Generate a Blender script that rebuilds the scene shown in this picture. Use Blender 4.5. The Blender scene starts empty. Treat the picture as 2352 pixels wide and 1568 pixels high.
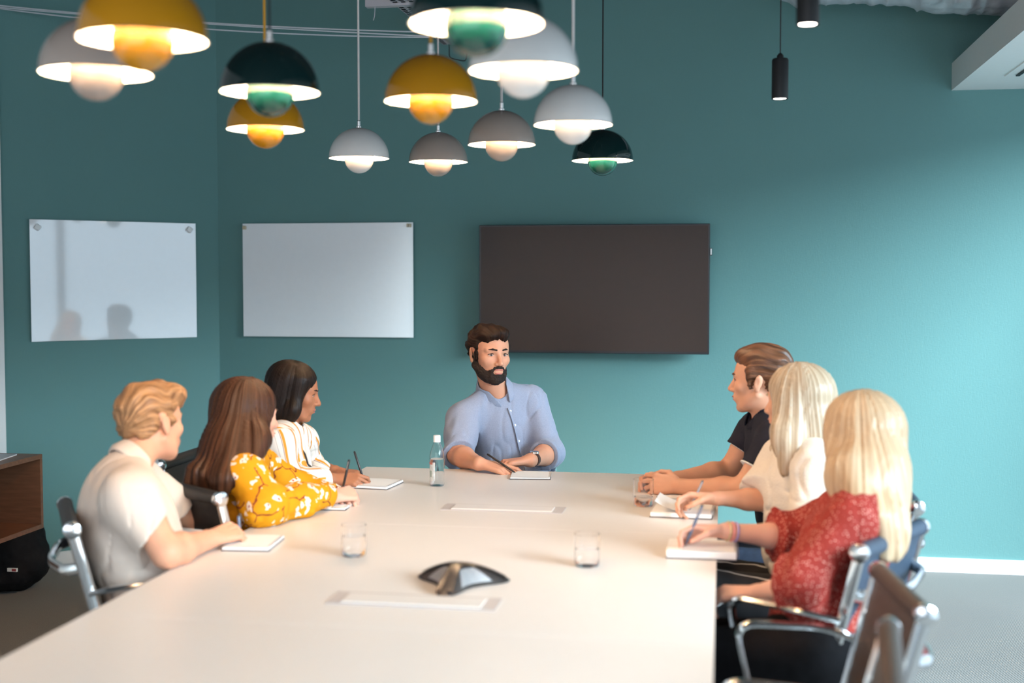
import bpy, math, random
import numpy as np
from mathutils import Vector, Matrix
random.seed(7)
S = bpy.context.scene; COL = S.collection
# ---------------------------------------------------------------- camera
FPX = 2850.0; CAMP = np.array([.02, 0, 1.49]); YAW = math.radians(9.71); PIT = math.radians(2.89)
FW = np.array([-math.sin(YAW)*math.cos(PIT), math.cos(YAW)*math.cos(PIT), -math.sin(PIT)])
RT = np.array([math.cos(YAW), math.sin(YAW), 0]); UP = np.cross(RT, FW)
cd = bpy.data.cameras.new('camera'); cam = bpy.data.objects.new('camera', cd); COL.objects.link(cam)
cd.sensor_width = 36; cd.lens = FPX/2352*36; cd.clip_start = .05
cam.location = CAMP
cam.rotation_euler = Matrix([[RT[i], UP[i], -FW[i]] for i in range(3)]).to_euler()
cd.dof.use_dof = True; cd.dof.focus_distance = 5.15; cd.dof.aperture_fstop = 1.75
S.camera = cam
S.view_settings.view_transform = 'Standard'; S.view_settings.look = 'None'
S.view_settings.exposure = 0.0; S.view_settings.gamma = 1; S.view_settings.use_curve_mapping = False
# ---------------------------------------------------------------- sky, sun, window light, added fill
w = bpy.data.worlds.new('sky'); S.world = w; w.use_nodes = True
w.node_tree.nodes['Background'].inputs[0].default_value = (.62, .82, 1.0, 1)
w.node_tree.nodes['Background'].inputs[1].default_value = 1.0
def light(name, kind, loc, power, color, size=1, size_y=None, to=None, **kw):
    l = bpy.data.lights.new(name, kind); l.energy = power; l.color = color
    if kind == 'AREA':
        l.size = size
        if size_y: l.shape = 'RECTANGLE'; l.size_y = size_y
    elif kind == 'POINT': l.shadow_soft_size = size
    for k, v in kw.items(): setattr(l, k, v)
    o = bpy.data.objects.new(name, l); COL.objects.link(o); o.location = loc
    if to is not None: o.rotation_euler = (Vector(to)-Vector(loc)).to_track_quat('-Z', 'Y').to_euler()
    return o
light('sun', 'SUN', (6, 2, 5), 14.5, (.72, .90, 1.0), to=(6-.80, 2+.50, 5-.48), angle=math.radians(38))
light('window_light', 'AREA', (2.32, 3.3, 1.25), 36, (.70, .88, 1.0), 5.6, 2.3, to=(-1, 3.3, 1.1))
light('back_fill_light', 'AREA', (-.9, -1.4, 1.7), 70, (.92, .93, 1.0), 4.4, 2.2, to=(-.9, 3, 1.2))  # added fill lamp behind the camera, brightens the room and boards
# ---------------------------------------------------------------- helpers
def at(x, y, Y):
    r = FW + RT*(x-1176)/FPX - UP*(y-784)/FPX; return CAMP + r*(Y-CAMP[1])/r[1]
def atz(x, y, z):
    r = FW + RT*(x-1176)/FPX - UP*(y-784)/FPX; return CAMP + r*(z-CAMP[2])/r[2]
def V(*a): return np.array(a, float)
def nrm(v): v = np.asarray(v, float); return v/np.linalg.norm(v)
def lin(c):
    return tuple(((x/255)/12.92 if x/255 <= .04045 else (((x/255)+.055)/1.055)**2.4) for x in c)
def N_(nt, t, **kw):
    n = nt.nodes.new('ShaderNode'+t)
    for k, v in kw.items():
        if k.startswith('i_'): n.inputs[int(k[2:])].default_value = v
        else: setattr(n, k, v)
    return n
def mat(name, rgb, rough=.5, metal=0., spec=.5, var=.06, vs=30., bump=0., bs=200., stretch=None, sss=0., coat=0., emit=None, es=0., trans=0., ior=1.45, sheen=0., attr=None):
    m = bpy.data.materials.new(name); m.use_nodes = True; nt = m.node_tree; L = nt.links
    b = nt.nodes['Principled BSDF']
    b.inputs['Roughness'].default_value = rough; b.inputs['Metallic'].default_value = metal
    b.inputs['Specular IOR Level'].default_value = spec; b.inputs['IOR'].default_value = ior
    b.inputs['Coat Weight'].default_value = coat; b.inputs['Transmission Weight'].default_value = trans
    b.inputs['Sheen Weight'].default_value = sheen
    if sss:
        b.inputs['Subsurface Weight'].default_value = sss; b.inputs['Subsurface Radius'].default_value = (1, .35, .2); b.inputs['Subsurface Scale'].default_value = .008
    if emit: b.inputs['Emission Color'].default_value = (*emit, 1); b.inputs['Emission Strength'].default_value = es
    if attr: tc = N_(nt, 'Attribute', attribute_name=attr); src = tc.outputs['Vector']
    else: tc = N_(nt, 'TexCoord'); src = tc.outputs['Object']
    if stretch:
        mp = N_(nt, 'Mapping'); mp.inputs['Scale'].default_value = stretch; L.new(src, mp.inputs[0]); src = mp.outputs[0]
    no = N_(nt, 'TexNoise'); no.inputs['Scale'].default_value = vs; no.inputs['Detail'].default_value = 4; L.new(src, no.inputs[0])
    mx = N_(nt, 'Mix', data_type='RGBA')
    mx.inputs[6].default_value = (*[max(0, c*(1-var*2)) for c in rgb], 1); mx.inputs[7].default_value = (*[min(1, c*(1+var*2)) for c in rgb], 1)
    L.new(no.outputs[0], mx.inputs[0]); L.new(mx.outputs[2], b.inputs['Base Color'])
    if bump:
        n2 = N_(nt, 'TexNoise'); n2.inputs['Scale'].default_value = bs; n2.inputs['Detail'].default_value = 3; L.new(src, n2.inputs[0])
        bp = N_(nt, 'Bump'); bp.inputs['Strength'].default_value = bump; bp.inputs['Distance'].default_value = .004
        L.new(n2.outputs[0], bp.inputs['Height']); L.new(bp.outputs[0], b.inputs['Normal'])
    m['mx'] = 1
    return m
def base_mix(m): return [n for n in m.node_tree.nodes if n.type == 'MIX'][0]
def ramp(nt, stops, src, interp='LINEAR'):
    r = N_(nt, 'ValToRGB'); cr = r.color_ramp; cr.interpolation = interp
    while len(cr.elements) > 1: cr.elements.remove(cr.elements[-1])
    cr.elements[0].position = stops[0][0]; cr.elements[0].color = (*stops[0][1], 1)
    for p, c in stops[1:]:
        e = cr.elements.new(p); e.color = (*c, 1)
    nt.links.new(src, r.inputs[0]); return r
# mesh objects -------------------------------------------------------------
def mesh_obj(name, verts, faces, m, parent=None, smooth=False, off=None):
    me = bpy.data.meshes.new(name); me.from_pydata([tuple(v) for v in verts], [], [tuple(f) for f in faces]); me.update()
    if smooth:
        me.polygons.foreach_set('use_smooth', [True]*len(me.polygons))
        try: me.set_sharp_from_angle(angle=math.radians(40))
        except Exception: pass
    if m: me.materials.append(m)
    o = bpy.data.objects.new(name, me); COL.objects.link(o)
    if parent: o.parent = parent
    return o
class MB:
    def __init__(s): s.v = []; s.f = []
    def add(s, vs, fs):
        n = len(s.v); s.v += [tuple(v) for v in vs]; s.f += [tuple(i+n for i in f) for f in fs]; return s
    def box(s, lo, hi, R=None, c=None, bev=0):
        lo = np.array(lo, float); hi = np.array(hi, float)
        if bev > 0:
            b = min(bev, *(list((hi-lo)/2*.99))); vs = []; 
            for dz, ins in ((0, b), (b, 0), (None, 0), (-1, b)):
                z = lo[2]+dz if dz in (0, b) else (hi[2]-b if dz is None else hi[2])
                x0, x1, y0, y1 = lo[0]+ins, hi[0]-ins, lo[1]+ins, hi[1]-ins; q = b*.5 if ins == 0 else b*.3
                vs += [(x0+q, y0, z), (x1-q, y0, z), (x1, y0+q, z), (x1, y1-q, z), (x1-q, y1, z), (x0+q, y1, z), (x0, y1-q, z), (x0, y0+q, z)]
            fs = [tuple(reversed(range(8))), tuple(range(24, 32))]
            for l in range(3):
                for i in range(8): fs.append((l*8+i, l*8+(i+1) % 8, l*8+8+(i+1) % 8, l*8+8+i))
        else:
            vs = [(x, y, z) for z in (lo[2], hi[2]) for x, y in ((lo[0], lo[1]), (hi[0], lo[1]), (hi[0], hi[1]), (lo[0], hi[1]))]
            fs = [(3, 2, 1, 0), (4, 5, 6, 7), (0, 1, 5, 4), (1, 2, 6, 5), (2, 3, 7, 6), (3, 0, 4, 7)]
        vs = np.array(vs)
        if R is not None: vs = vs @ np.array(R).T
        if c is not None: vs = vs + np.array(c)
        return s.add(vs, fs)
    def lathe(s, prof, n=32, c=(0, 0, 0), R=None, cap=True):
        vs = []; fs = []
        for r, z in prof:
            for i in range(n):
                a = 2*math.pi*i/n; vs.append((r*math.cos(a), r*math.sin(a), z))
        for l in range(len(prof)-1):
            for i in range(n):
                j = (i+1) % n; fs.append((l*n+i, l*n+j, (l+1)*n+j, (l+1)*n+i))
        if cap:
            if prof[0][0] > 1e-5: fs.append(tuple(reversed(range(n))))
            if prof[-1][0] > 1e-5: fs.append(tuple(range((len(prof)-1)*n, len(prof)*n)))
        vs = np.array(vs)
        if R is not None: vs = vs @ np.array(R).T
        return s.add(vs+np.array(c), fs)
    def tube(s, pts, r, n=10, sec=None, cap=True):
        pts = [np.array(p, float) for p in pts]; m = len(pts)
        rr = r if hasattr(r, '__len__') else [r]*m
        T = [nrm(pts[min(i+1, m-1)]-pts[max(i-1, 0)]) for i in range(m)]
        u = np.cross(T[0], (0, 0, 1)); 
        if np.linalg.norm(u) < 1e-3: u = np.array((1., 0, 0))
        u = nrm(u); vs = []; fs = []
        for i in range(m):
            u = nrm(u-T[i]*(u@T[i])); v = np.cross(T[i], u)
            for k in range(n):
                a = 2*math.pi*k/n; a1, a2 = (sec if sec else (1, 1))
                vs.append(pts[i]+rr[i]*(a1*math.cos(a)*u+a2*math.sin(a)*v))
        for i in range(m-1):
            for k in range(n):
                j = (k+1) % n; fs.append((i*n+k, i*n+j, (i+1)*n+j, (i+1)*n+k))
        if cap: fs.append(tuple(reversed(range(n)))); fs.append(tuple(range((m-1)*n, m*n)))
        return s.add(vs, fs)
    def build(s, name, m, parent=None, smooth=True): return mesh_obj(name, s.v, s.f, m, parent, smooth)
def arc(pts, r, n=5):
    """polyline with rounded corners"""
    pts = [np.array(p, float) for p in pts]; out = [pts[0]]
    for i in range(1, len(pts)-1):
        a, b, c = pts[i-1], pts[i], pts[i+1]; d1 = nrm(a-b); d2 = nrm(c-b)
        rr = min(r, np.linalg.norm(a-b)*.49, np.linalg.norm(c-b)*.49); p0 = b+d1*rr; p1 = b+d2*rr
        for k in range(n+1):
            t = k/n; out.append((1-t)**2*p0+2*t*(1-t)*b+t*t*p1)
    out.append(pts[-1]); return out
def tag(o, label=None, cat=None, group=None, kind=None):
    if label: o['label'] = label
    if cat: o['category'] = cat
    if group: o['group'] = group
    if kind: o['kind'] = kind
    return o
def empty(name, loc, rz=0, label=None, cat=None, group=None):
    o = bpy.data.objects.new(name, None); COL.objects.link(o); o.location = tuple(loc); o.rotation_euler.z = rz; o.empty_display_size = .1
    return tag(o, label, cat, group)
def kids(o): return [c for c in COL.objects if c.parent == o]
def copy_tree(o, parent=None):
    c = o.copy(); COL.objects.link(c); c.parent = parent
    for ch in kids(o): copy_tree(ch, c)
    return c
# signed distance modelling ---------------------------------------------------
def vnoise(p, seed=0):
    q = np.floor(p); f = (p-q).astype(np.float32); f = f*f*(3-2*f); q = q.astype(np.int64)
    def h(i, j, k):
        n = (q[:, 0]+i)*374761393+(q[:, 1]+j)*668265263+(q[:, 2]+k)*2147483647+seed*1274126177
        n = (n ^ (n >> 13))*1274126177 & 0xffffffff; n = n ^ (n >> 16)
        return (n & 0xffff).astype(np.float32)/32767.5-1
    x, y, z = f[:, 0], f[:, 1], f[:, 2]
    l = lambda a, b, t: a+(b-a)*t
    return l(l(l(h(0, 0, 0), h(1, 0, 0), x), l(h(0, 1, 0), h(1, 1, 0), x), y), l(l(h(0, 0, 1), h(1, 0, 1), x), l(h(0, 1, 1), h(1, 1, 1), x), y), z)
class Pm:
    def __init__(s, f, lo, hi): s.f = f; s.lo = np.array(lo); s.hi = np.array(hi)
    def __call__(s, p): return s.f(p)
def cap(a, b, ra, rb=None):
    a = np.array(a, float); b = np.array(b, float); rb = ra if rb is None else rb; ab = b-a; L2 = max(ab@ab, 1e-9)
    def f(p):
        pa = p-a; t = np.clip(pa@ab/L2, 0, 1); return np.sqrt(((pa-t[:, None]*ab)**2).sum(1))-(ra+(rb-ra)*t)
    return Pm(f, np.minimum(a-ra, b-rb), np.maximum(a+ra, b+rb))
def ell(c, r, R=None):
    c = np.array(c, float); r = np.array(r, float); R = np.eye(3) if R is None else np.array(R, float)
    def f(p):
        q = (p-c)@R; k0 = np.sqrt(((q/r)**2).sum(1)); k1 = np.sqrt(((q/r**2)**2).sum(1))+1e-9
        return np.where(k0 < .05, -r.min(), k0*(k0-1)/k1)
    e = np.sqrt((R**2)@(r**2)); return Pm(f, c-e, c+e)
def sbox(c, r, R=None, rd=.005):
    c = np.array(c, float); r = np.array(r, float)-rd; R = np.eye(3) if R is None else np.array(R, float)
    def f(p):
        q = np.abs((p-c)@R)-r; return np.sqrt((np.maximum(q, 0)**2).sum(1))+np.minimum(q.max(1), 0)-rd
    e = np.abs(R)@(r+rd); return Pm(f, c-e, c+e)
def cut(pm, pt, n):
    pt = np.array(pt, float); n = nrm(n); return Pm(lambda p: np.maximum(pm(p), (p-pt)@n), pm.lo, pm.hi)
def smin(a, b, k):
    if k <= 0: return np.minimum(a, b)
    h = np.clip(.5+.5*(b-a)/k, 0, 1); return b+(a-b)*h-k*h*(1-h)
class Fd:
    def __init__(s): s.p = []; s.disp = None; s.amp = 0
    def u(s, pm, k=.015): s.p.append(('u', k, pm)); return s
    def s(s, pm, k=.004): s.p.append(('s', k, pm)); return s
    def i(s, pm, k=.002): s.p.append(('i', k, pm)); return s
    def comb(s, cur, op, k, d):
        if op == 'u': return smin(cur, d, k)
        if op == 's': return -smin(-cur, d, k)
        return -smin(-cur, -d, k)
    def __call__(s, p):
        cur = np.full(len(p), 9.)
        for op, k, pm in s.p: cur = s.comb(cur, op, k, pm(p))
        if s.disp is not None: cur = cur+s.disp(p)
        return cur
def sdf_mesh(F, h, B=8):
    us = [pm for op, k, pm in F.p if op == 'u']
    lo = np.min([q.lo for q in us], 0)-4*h-F.amp; hi = np.max([q.hi for q in us], 0)+4*h+F.amp
    nb = np.ceil((hi-lo)/(B*h)).astype(int); g = np.stack(np.meshgrid(*[np.arange(n) for n in nb], indexing='ij'), -1).reshape(-1, 3)
    cen = lo+(g+.5)*B*h; hd = .87*B*h
    Ds = []; tot = np.full(len(cen), 9.)
    for op, k, pm in F.p: d = pm(cen); Ds.append(d); tot = F.comb(tot, op, k, d)
    act = np.abs(tot) < hd*1.25+F.amp+2*h; g = g[act]; tot = tot[act]; n = len(g)
    loc = np.stack(np.meshgrid(*[np.arange(B+1)]*3, indexing='ij'), -1).reshape(-1, 3)
    Vv = np.empty((n, len(loc)), np.float32); CH = 500
    for s0 in range(0, n, CH):
        gb = g[s0:s0+CH]; m = len(gb); pts = (gb[:, None]*B+loc[None])*h+lo; cur = np.full((m, len(loc)), 9.)
        tt = tot[s0:s0+CH]
        for (op, k, pm), D in zip(F.p, Ds):
            D = D[act][s0:s0+CH]
            need = D < tt+k+2.4*hd if op == 'u' else ((-D if op == 's' else D) > tt-k-2.4*hd)
            ix = np.nonzero(need)[0]
            if not len(ix): continue
            cur[ix] = F.comb(cur[ix], op, k, pm(pts[ix].reshape(-1, 3)).reshape(len(ix), -1))
        if F.disp is not None: cur = cur+F.disp(pts.reshape(-1, 3)).reshape(m, -1)
        Vv[s0:s0+CH] = cur
    Vv = Vv.reshape(n, B+1, B+1, B+1); ins = Vv < 0
    cs = sum(ins[:, i:B+i, j:B+j, k:B+k].astype(np.int8) for i in (0, 1) for j in (0, 1) for k in (0, 1))
    b, i, j, k = np.nonzero((cs > 0) & (cs < 8))
    cell = g[b]*B+np.stack([i, j, k], 1); NY, NZ = nb[1]*B+2, nb[2]*B+2
    cid = (cell[:, 0]*NY+cell[:, 1])*NZ+cell[:, 2]; o = np.argsort(cid); cid = cid[o]; b, i, j, k, cell = b[o], i[o], j[o], k[o], cell[o]
    acc = np.zeros((len(b), 3)); cnt = np.zeros(len(b))
    for ax in range(3):
        for u in (0, 1):
            for v in (0, 1):
                a0 = [0, 0, 0]; o1, o2 = [x for x in range(3) if x != ax]; a0[o1] = u; a0[o2] = v; a1 = list(a0); a1[ax] = 1
                v0 = Vv[b, i+a0[0], j+a0[1], k+a0[2]]; v1 = Vv[b, i+a1[0], j+a1[1], k+a1[2]]; c = (v0 < 0) != (v1 < 0)
                t = np.where(c, v0/np.where(c, v0-v1, 1), 0); pt = np.zeros((len(b), 3)); pt[:] = a0; pt[:, ax] += t
                acc += pt*c[:, None]; cnt += c
    vert = lo+(cell+acc/cnt[:, None])*h
    quads = []
    for ax in range(3):
        s0 = [slice(0, B)]*3; s1 = list(s0); s1[ax] = slice(1, B+1)
        A = ins[(slice(None), *s0)]; Bq = ins[(slice(None), *s1)]; bb = np.nonzero(A != Bq); flip = A[bb]
        gc = g[bb[0]]*B+np.stack(bb[1:], 1); o1, o2 = (ax+1) % 3, (ax+2) % 3; q = []
        for du, dv in ((-1, -1), (0, -1), (0, 0), (-1, 0)):
            c = gc.copy(); c[:, o1] += du; c[:, o2] += dv; q.append((c[:, 0]*NY+c[:, 1])*NZ+c[:, 2])
        q = np.stack(q, 1); ixq = np.clip(np.searchsorted(cid, q), 0, len(cid)-1); ok = (cid[ixq] == q).all(1)
        ixq[~flip] = ixq[~flip][:, ::-1]; quads.append(ixq[ok])
    return vert, np.concatenate(quads)
TRI = 0
def sdf_obj(name, F, h, m, parent, attr=None):
    global TRI
    v, q = sdf_mesh(F, h); TRI += 2*len(q)
    off = np.array(parent.location) if parent else 0
    me = bpy.data.meshes.new(name); me.vertices.add(len(v)); me.vertices.foreach_set('co', (v-off).astype(np.float32).ravel())
    me.loops.add(q.size); me.loops.foreach_set('vertex_index', q.astype(np.int32).ravel())
    me.polygons.add(len(q)); me.polygons.foreach_set('loop_start', np.arange(0, q.size, 4, dtype=np.int32))
    try: me.polygons.foreach_set('loop_total', np.full(len(q), 4, dtype=np.int32))
    except Exception: pass
    me.update(calc_edges=True); me.polygons.foreach_set('use_smooth', np.ones(len(q), bool)); me.validate()
    if attr is not None:
        a = me.attributes.new('flow', 'FLOAT_VECTOR', 'POINT'); a.data.foreach_set('vector', attr(v).astype(np.float32).ravel())
    me.materials.append(m); o = bpy.data.objects.new(name, me); COL.objects.link(o)
    if parent: o.parent = parent
    return o
# ================================================================ THE ROOM
XR, YB, ZC, XL, YF = 2.2, 6.54, 3.25, -3.57, -1.7
def wallpaper(name, rgb):
    m = mat(name, rgb, .62, spec=.28, var=.03, vs=1.2); nt = m.node_tree; L = nt.links
    tc = N_(nt, 'TexCoord'); hs = []
    for sc in ((240, 240, 30), (30, 30, 300)):
        mp = N_(nt, 'Mapping'); mp.inputs['Scale'].default_value = sc; L.new(tc.outputs['Object'], mp.inputs[0])
        no = N_(nt, 'TexNoise'); no.inputs['Scale'].default_value = 1.6; L.new(mp.outputs[0], no.inputs[0]); hs.append(no.outputs[0])
    ad = N_(nt, 'Math', operation='ADD'); L.new(hs[0], ad.inputs[0]); L.new(hs[1], ad.inputs[1])
    bp = N_(nt, 'Bump'); bp.inputs['Strength'].default_value = .35; bp.inputs['Distance'].default_value = .0015
    L.new(ad.outputs[0], bp.inputs['Height']); L.new(bp.outputs[0], nt.nodes['Principled BSDF'].inputs['Normal'])
    return m
M_teal = wallpaper('teal_wallcovering', (.126, .268, .262))
M_white = mat('white_paint', (.80, .80, .78), .45, var=.01)
M_off = mat('warm_white_plaster', (.74, .72, .69), .7, var=.03, vs=3)
M_dark = mat('dark_ceiling_paint', (.035, .037, .038), .85, var=.2, vs=6)
M_floor = mat('grey_carpet', (.215, .21, .20), .95, spec=.1, var=.16, vs=260, bump=.35, bs=420)
nt = M_floor.node_tree      # woven loop rows of the carpet
tc = N_(nt, 'TexCoord'); mp = N_(nt, 'Mapping'); mp.inputs['Rotation'].default_value = (0, 0, .6); nt.links.new(tc.outputs['Object'], mp.inputs[0])
wv = N_(nt, 'TexWave'); wv.inputs['Scale'].default_value = 38; wv.inputs['Distortion'].default_value = 1.2; wv.inputs['Detail Scale'].default_value = 6; nt.links.new(mp.outputs[0], wv.inputs[0])
bpn = [n for n in nt.nodes if n.type == 'BUMP'][0]; nt.links.new(wv.outputs[1], bpn.inputs['Height'])
def struct(name, mb, m, smooth=False): return tag(mb.build(name, m, None, smooth), kind='structure')
struct('floor', MB().box((XL-.1, YF-.1, -.1), (XR+.1, YB+.1, 0)), M_floor)
struct('ceiling', MB().box((XL-.1, YF-.1, ZC), (XR+.1, YB+.1, ZC+.1)), M_dark)
struct('wall_back', MB().box((-2.755, YB, 0), (XR+.1, YB+.1, ZC)), M_teal)
# angled wall, its centre line runs at 45 degrees from the corner
C0 = V(-2.755, 6.54, 0); D45 = nrm((-1, -1, 0)); N45 = nrm((1, -1, 0)); R45 = np.stack([D45, -N45, V(0, 0, 1)], 1)   # x along wall, y into the wall
struct('wall_left', MB().box((0, 0, 0), (1.145, .1, ZC), R45, C0), M_teal)
struct('trim_1', MB().box((1.145, -.02, 0), (1.20, .1, ZC), R45, C0), M_white)
struct('wall_side_left', MB().box((XL-.1, YF, 0), (XL-.03, 5.66, ZC)), M_off)
struct('wall_right', MB().box((XR, YF, 2.43), (XR+.1, YB, ZC)).box((XR, 6.3, 0), (XR+.1, YB, 2.43)).box((XR, YF, 0), (XR+.1, -.9, 2.43)), M_white)
struct('wall_front', MB().box((XL-.1, YF-.1, 2.75), (XR+.1, YF, ZC)).box((XL-.1, YF-.1, 0), (XL+.5, YF, 2.75)).box((XR-.6, YF-.1, 0), (XR+.1, YF, 2.75)), M_off)
struct('baseboard_back', MB().box((-2.75, YB-.014, 0), (XR, YB, .072)), M_white)
struct('baseboard_left', MB().box((0.01, -.014, 0), (1.145, 0, .072), R45, C0), M_white)
M_glass = mat('clear_glass', (1, 1, 1), .0, trans=1, ior=1.45, var=0)
M_frame = mat('window_frame_grey', (.18, .18, .18), .4, metal=.6, var=.02)
mb = MB()
for y in (-.9, .9, 2.7, 4.5, 6.24): mb.box((XR+.02, y, .0), (XR+.08, y+.06, 2.43))
mb.box((XR+.02, -.9, 0), (XR+.08, 6.3, .06)).box((XR+.02, -.9, 2.37), (XR+.08, 6.3, 2.43))
struct('window_1', mb, M_frame)
mb = MB()
for x in (XL+.5, -1.9, -.75, .4, XR-.66): mb.box((x, YF-.08, 0), (x+.06, YF-.02, 2.75))
mb.box((XL+.5, YF-.08, 2.69), (XR-.6, YF-.02, 2.75))
struct('window_2', mb, M_frame)
# dropped bulkhead with a slot grille
struct('ceiling_bulkhead', MB().box((1.13, 1.0, 2.43), (XR, YB, 2.565)), M_white)
g = empty('ceiling_vent', (1.32, 5.7, 2.43), label='white slotted air vent in the underside of the white bulkhead', cat='vent')
MB().box((-.03, -.66, -.006), (.26, .40, 0)).build('vent_frame', M_white, g, False)
M_black = mat('matte_black', (.012, .012, .013), .5, var=.1)
for k in range(4): MB().box((.01+k*.055, -.62, -.012), (.026+k*.055, .36, -.005)).build('slot', M_black, g, False)
# insulated duct under the ceiling
M_foil = mat('foil_insulation', (.52, .54, .58), .42, metal=.35, var=.12, vs=14, bump=.8, bs=22)
def duct():
    F = Fd(); z = 3.0
    F.u(cap((.36, 6.1, 2.93), (.93, 6.1, 2.92), .145, .145), .01); F.u(cap((.98, 6.1, 2.92), (1.75, 6.05, 2.86), .19, .20), .02)
    F.disp = lambda p: .010*vnoise(p*V(26, 9, 9), 3)+.006*vnoise(p*40, 5)-.006*(np.abs(((p[:, 0]*7.2) % 1)-.5) < .04); F.amp = .02
    return F
d = sdf_obj('insulated_duct', duct(), .012, M_foil, None); tag(d, 'silver foil-wrapped duct running under the dark ceiling at top right', 'duct')
for x in (.6, 1.4): MB().tube([(x, 6.1, 2.9), (x, 6.1, ZC)], .006, 6).build('hanger', M_black, d)
# perforated cable tray
M_galv = mat('galvanised_steel', (.52, .50, .53), .5, metal=.2, var=.08, vs=12)
L0 = atz(911, 12, 2.72); L1 = atz(1018, 103, 2.72); ty0, ty1, tx = L0[1]-.55, L1[1], (L0[0]+L1[0])/2
t = empty('cable_tray', (tx, ty0, 2.72), label='perforated grey steel cable tray hung below the ceiling above the lamps', cat='cable tray')
nx, ny, Wt, Lt = 7, int((ty1-ty0)/.036), .26, ty1-ty0
vs = []; fs = []
mb = MB()
for i in range(nx):          # slotted sheet: strips along and bridges across leave real holes
    x0 = i*Wt/nx; mb.box((x0, 0, 0), (x0+Wt/nx*.62, Lt, .002))
for j in range(ny): mb.box((0, j*Lt/ny, 0), (Wt, j*Lt/ny+Lt/ny*.62, .002))
mb.build('tray_sheet', M_galv, t, False)
MB().box((-.004, 0, 0), (0, Lt, .055)).build('side_flange', M_galv, t, False); MB().box((Wt, 0, 0), (Wt+.004, Lt, .055)).build('side_flange', M_galv, t, False)
MB().box((-.13, .50, -.012), (.42, .54, .0)).box((-.13, .50, 0), (.42, .505, .035)).build('cross_channel', M_galv, t, False)
for x in (-.08, .38): MB().tube([(x, .52, 0), (x, .52, ZC-2.72)], .005, 6).build('hanger_rod', M_galv, t)
MB().tube([(-.09, .52, -.012), (-.092, .52, -.05), (-.098, .52, -.07)], .002, 5).build('hanging_wire', M_galv, t)
MB().tube(arc([(.03, Lt, .0), (.03, Lt, -.07), (.12, Lt, -.09), (.13, Lt, 0)], .02), .003, 6).build('wire_hook', M_black, t)
# slack white wires across the room
M_wire = mat('pale_wire', (.62, .66, .70), .4, var=.02)
pts = [((-3.45, 5.30), (0, 13), (460, 50), (825, 71), (1000, 73)), ((0,), (0, 17), (460, 53), (825, 76), (1010, 84)), ((0,), (0, 20), (460, 64), (825, 86), (1010, 84))]
for k, pp in enumerate(pts):
    P = [at(x, y, 5.7+.02*k) for x, y in pp[1:]]; t_ = np.linspace(0, 1, 25)
    X = np.array([q[0] for q in P]); Z = np.polyfit(X, [q[2] for q in P], 2); xs = np.linspace(X[0]-.05, X[-1]+.15, 25)
    wi = MB().tube([(x, 5.7+.02*k, np.polyval(Z, x)) for x in xs], .0035, 6).build('slack_wire', M_wire, None)
    tag(wi, 'thin pale wire slung across under the ceiling, ' + ('topmost of the three', 'middle of the three', 'lowest of the three')[k], 'wire', 'slack wires under the ceiling')
# ---------------------------------------------------------------- boards and screen
M_board = mat('white_glass_board', (.90, .93, .95), .05, spec=.7, var=.01, coat=1., ior=1.8)
M_chrome = mat('polished_aluminium', (.80, .80, .80), .12, metal=1, var=.02)
M_mag = mat('magnet_white', (.9, .9, .88), .3, var=.02); M_brass = mat('magnet_beige', (.60, .50, .33), .35, var=.05)
b = empty('glass_board', C0+D45*.575+N45*.02+V(0, 0, 1.48), math.atan2(D45[1], D45[0])+math.pi, 'white glass writing board on the angled left wall with two tilted white magnets', 'whiteboard')
MB().box((-.437, 0, -.31), (.437, .008, .312)).build('panel', M_board, b, False)
for x, z in ((-.40, .272), (.40, .277)): MB().box((-.014, -.016, -.014), (.014, 0, .014), [[.82, 0, .57], [0, 1, 0], [-.57, 0, .82]], (x, 0, z), .003).build('magnet', M_mag, b)
for x in (-.35, .35): MB().lathe([(.012, 0), (.012, .014)], 12, (x, .008, .2), [[1, 0, 0], [0, 0, 1], [0, 1, 0]]).build('standoff', M_chrome, b)
b = empty('glass_board', (-2.118, YB-.028, 1.483), 0, 'white glass writing board on the back wall, left of the black screen', 'whiteboard')
MB().box((-.483, 0, -.31), (.483, .008, .31)).build('panel', M_board, b, False)
for x, z, w_ in ((-.470, .288, .010), (.455, .294, .005), (.470, .294, .005)): MB().box((-w_, -.012, -.010), (w_, 0, .010), None, (x, 0, z), .002).build('magnet', M_brass, b)
for x in (-.4, .4): MB().lathe([(.012, 0), (.012, .014)], 12, (x, .008, .2), [[1, 0, 0], [0, 0, 1], [0, 1, 0]]).build('standoff', M_chrome, b)
M_scr = mat('matte_screen', (.040, .023, .017), .38, spec=.35, var=.03)
M_bez = mat('screen_bezel', (.010, .010, .013), .3, var=.05)
b = empty('wall_screen', (-.655, 6.43, 1.437), 0, 'large black flat television mounted on the teal back wall', 'television')
MB().box((-.60, 0, -.335), (.60, .035, .335), bev=.003).build('housing', M_bez, b, False)
MB().box((-.591, -.002, -.322), (.591, .001, .326)).build('screen', M_scr, b, False)
MB().box((-.2, .035, -.15), (.2, .11, .15)).build('wall_mount', M_black, b, False)
bt = MB().box((.601, -.004, .172), (.611, .012, .21)).build('side_tab', M_bez, b, False)
for k in range(1): MB().box((.603, -.0055, .176), (.609, -.004, .206)).build('label', M_mag, bt, False)
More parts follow.
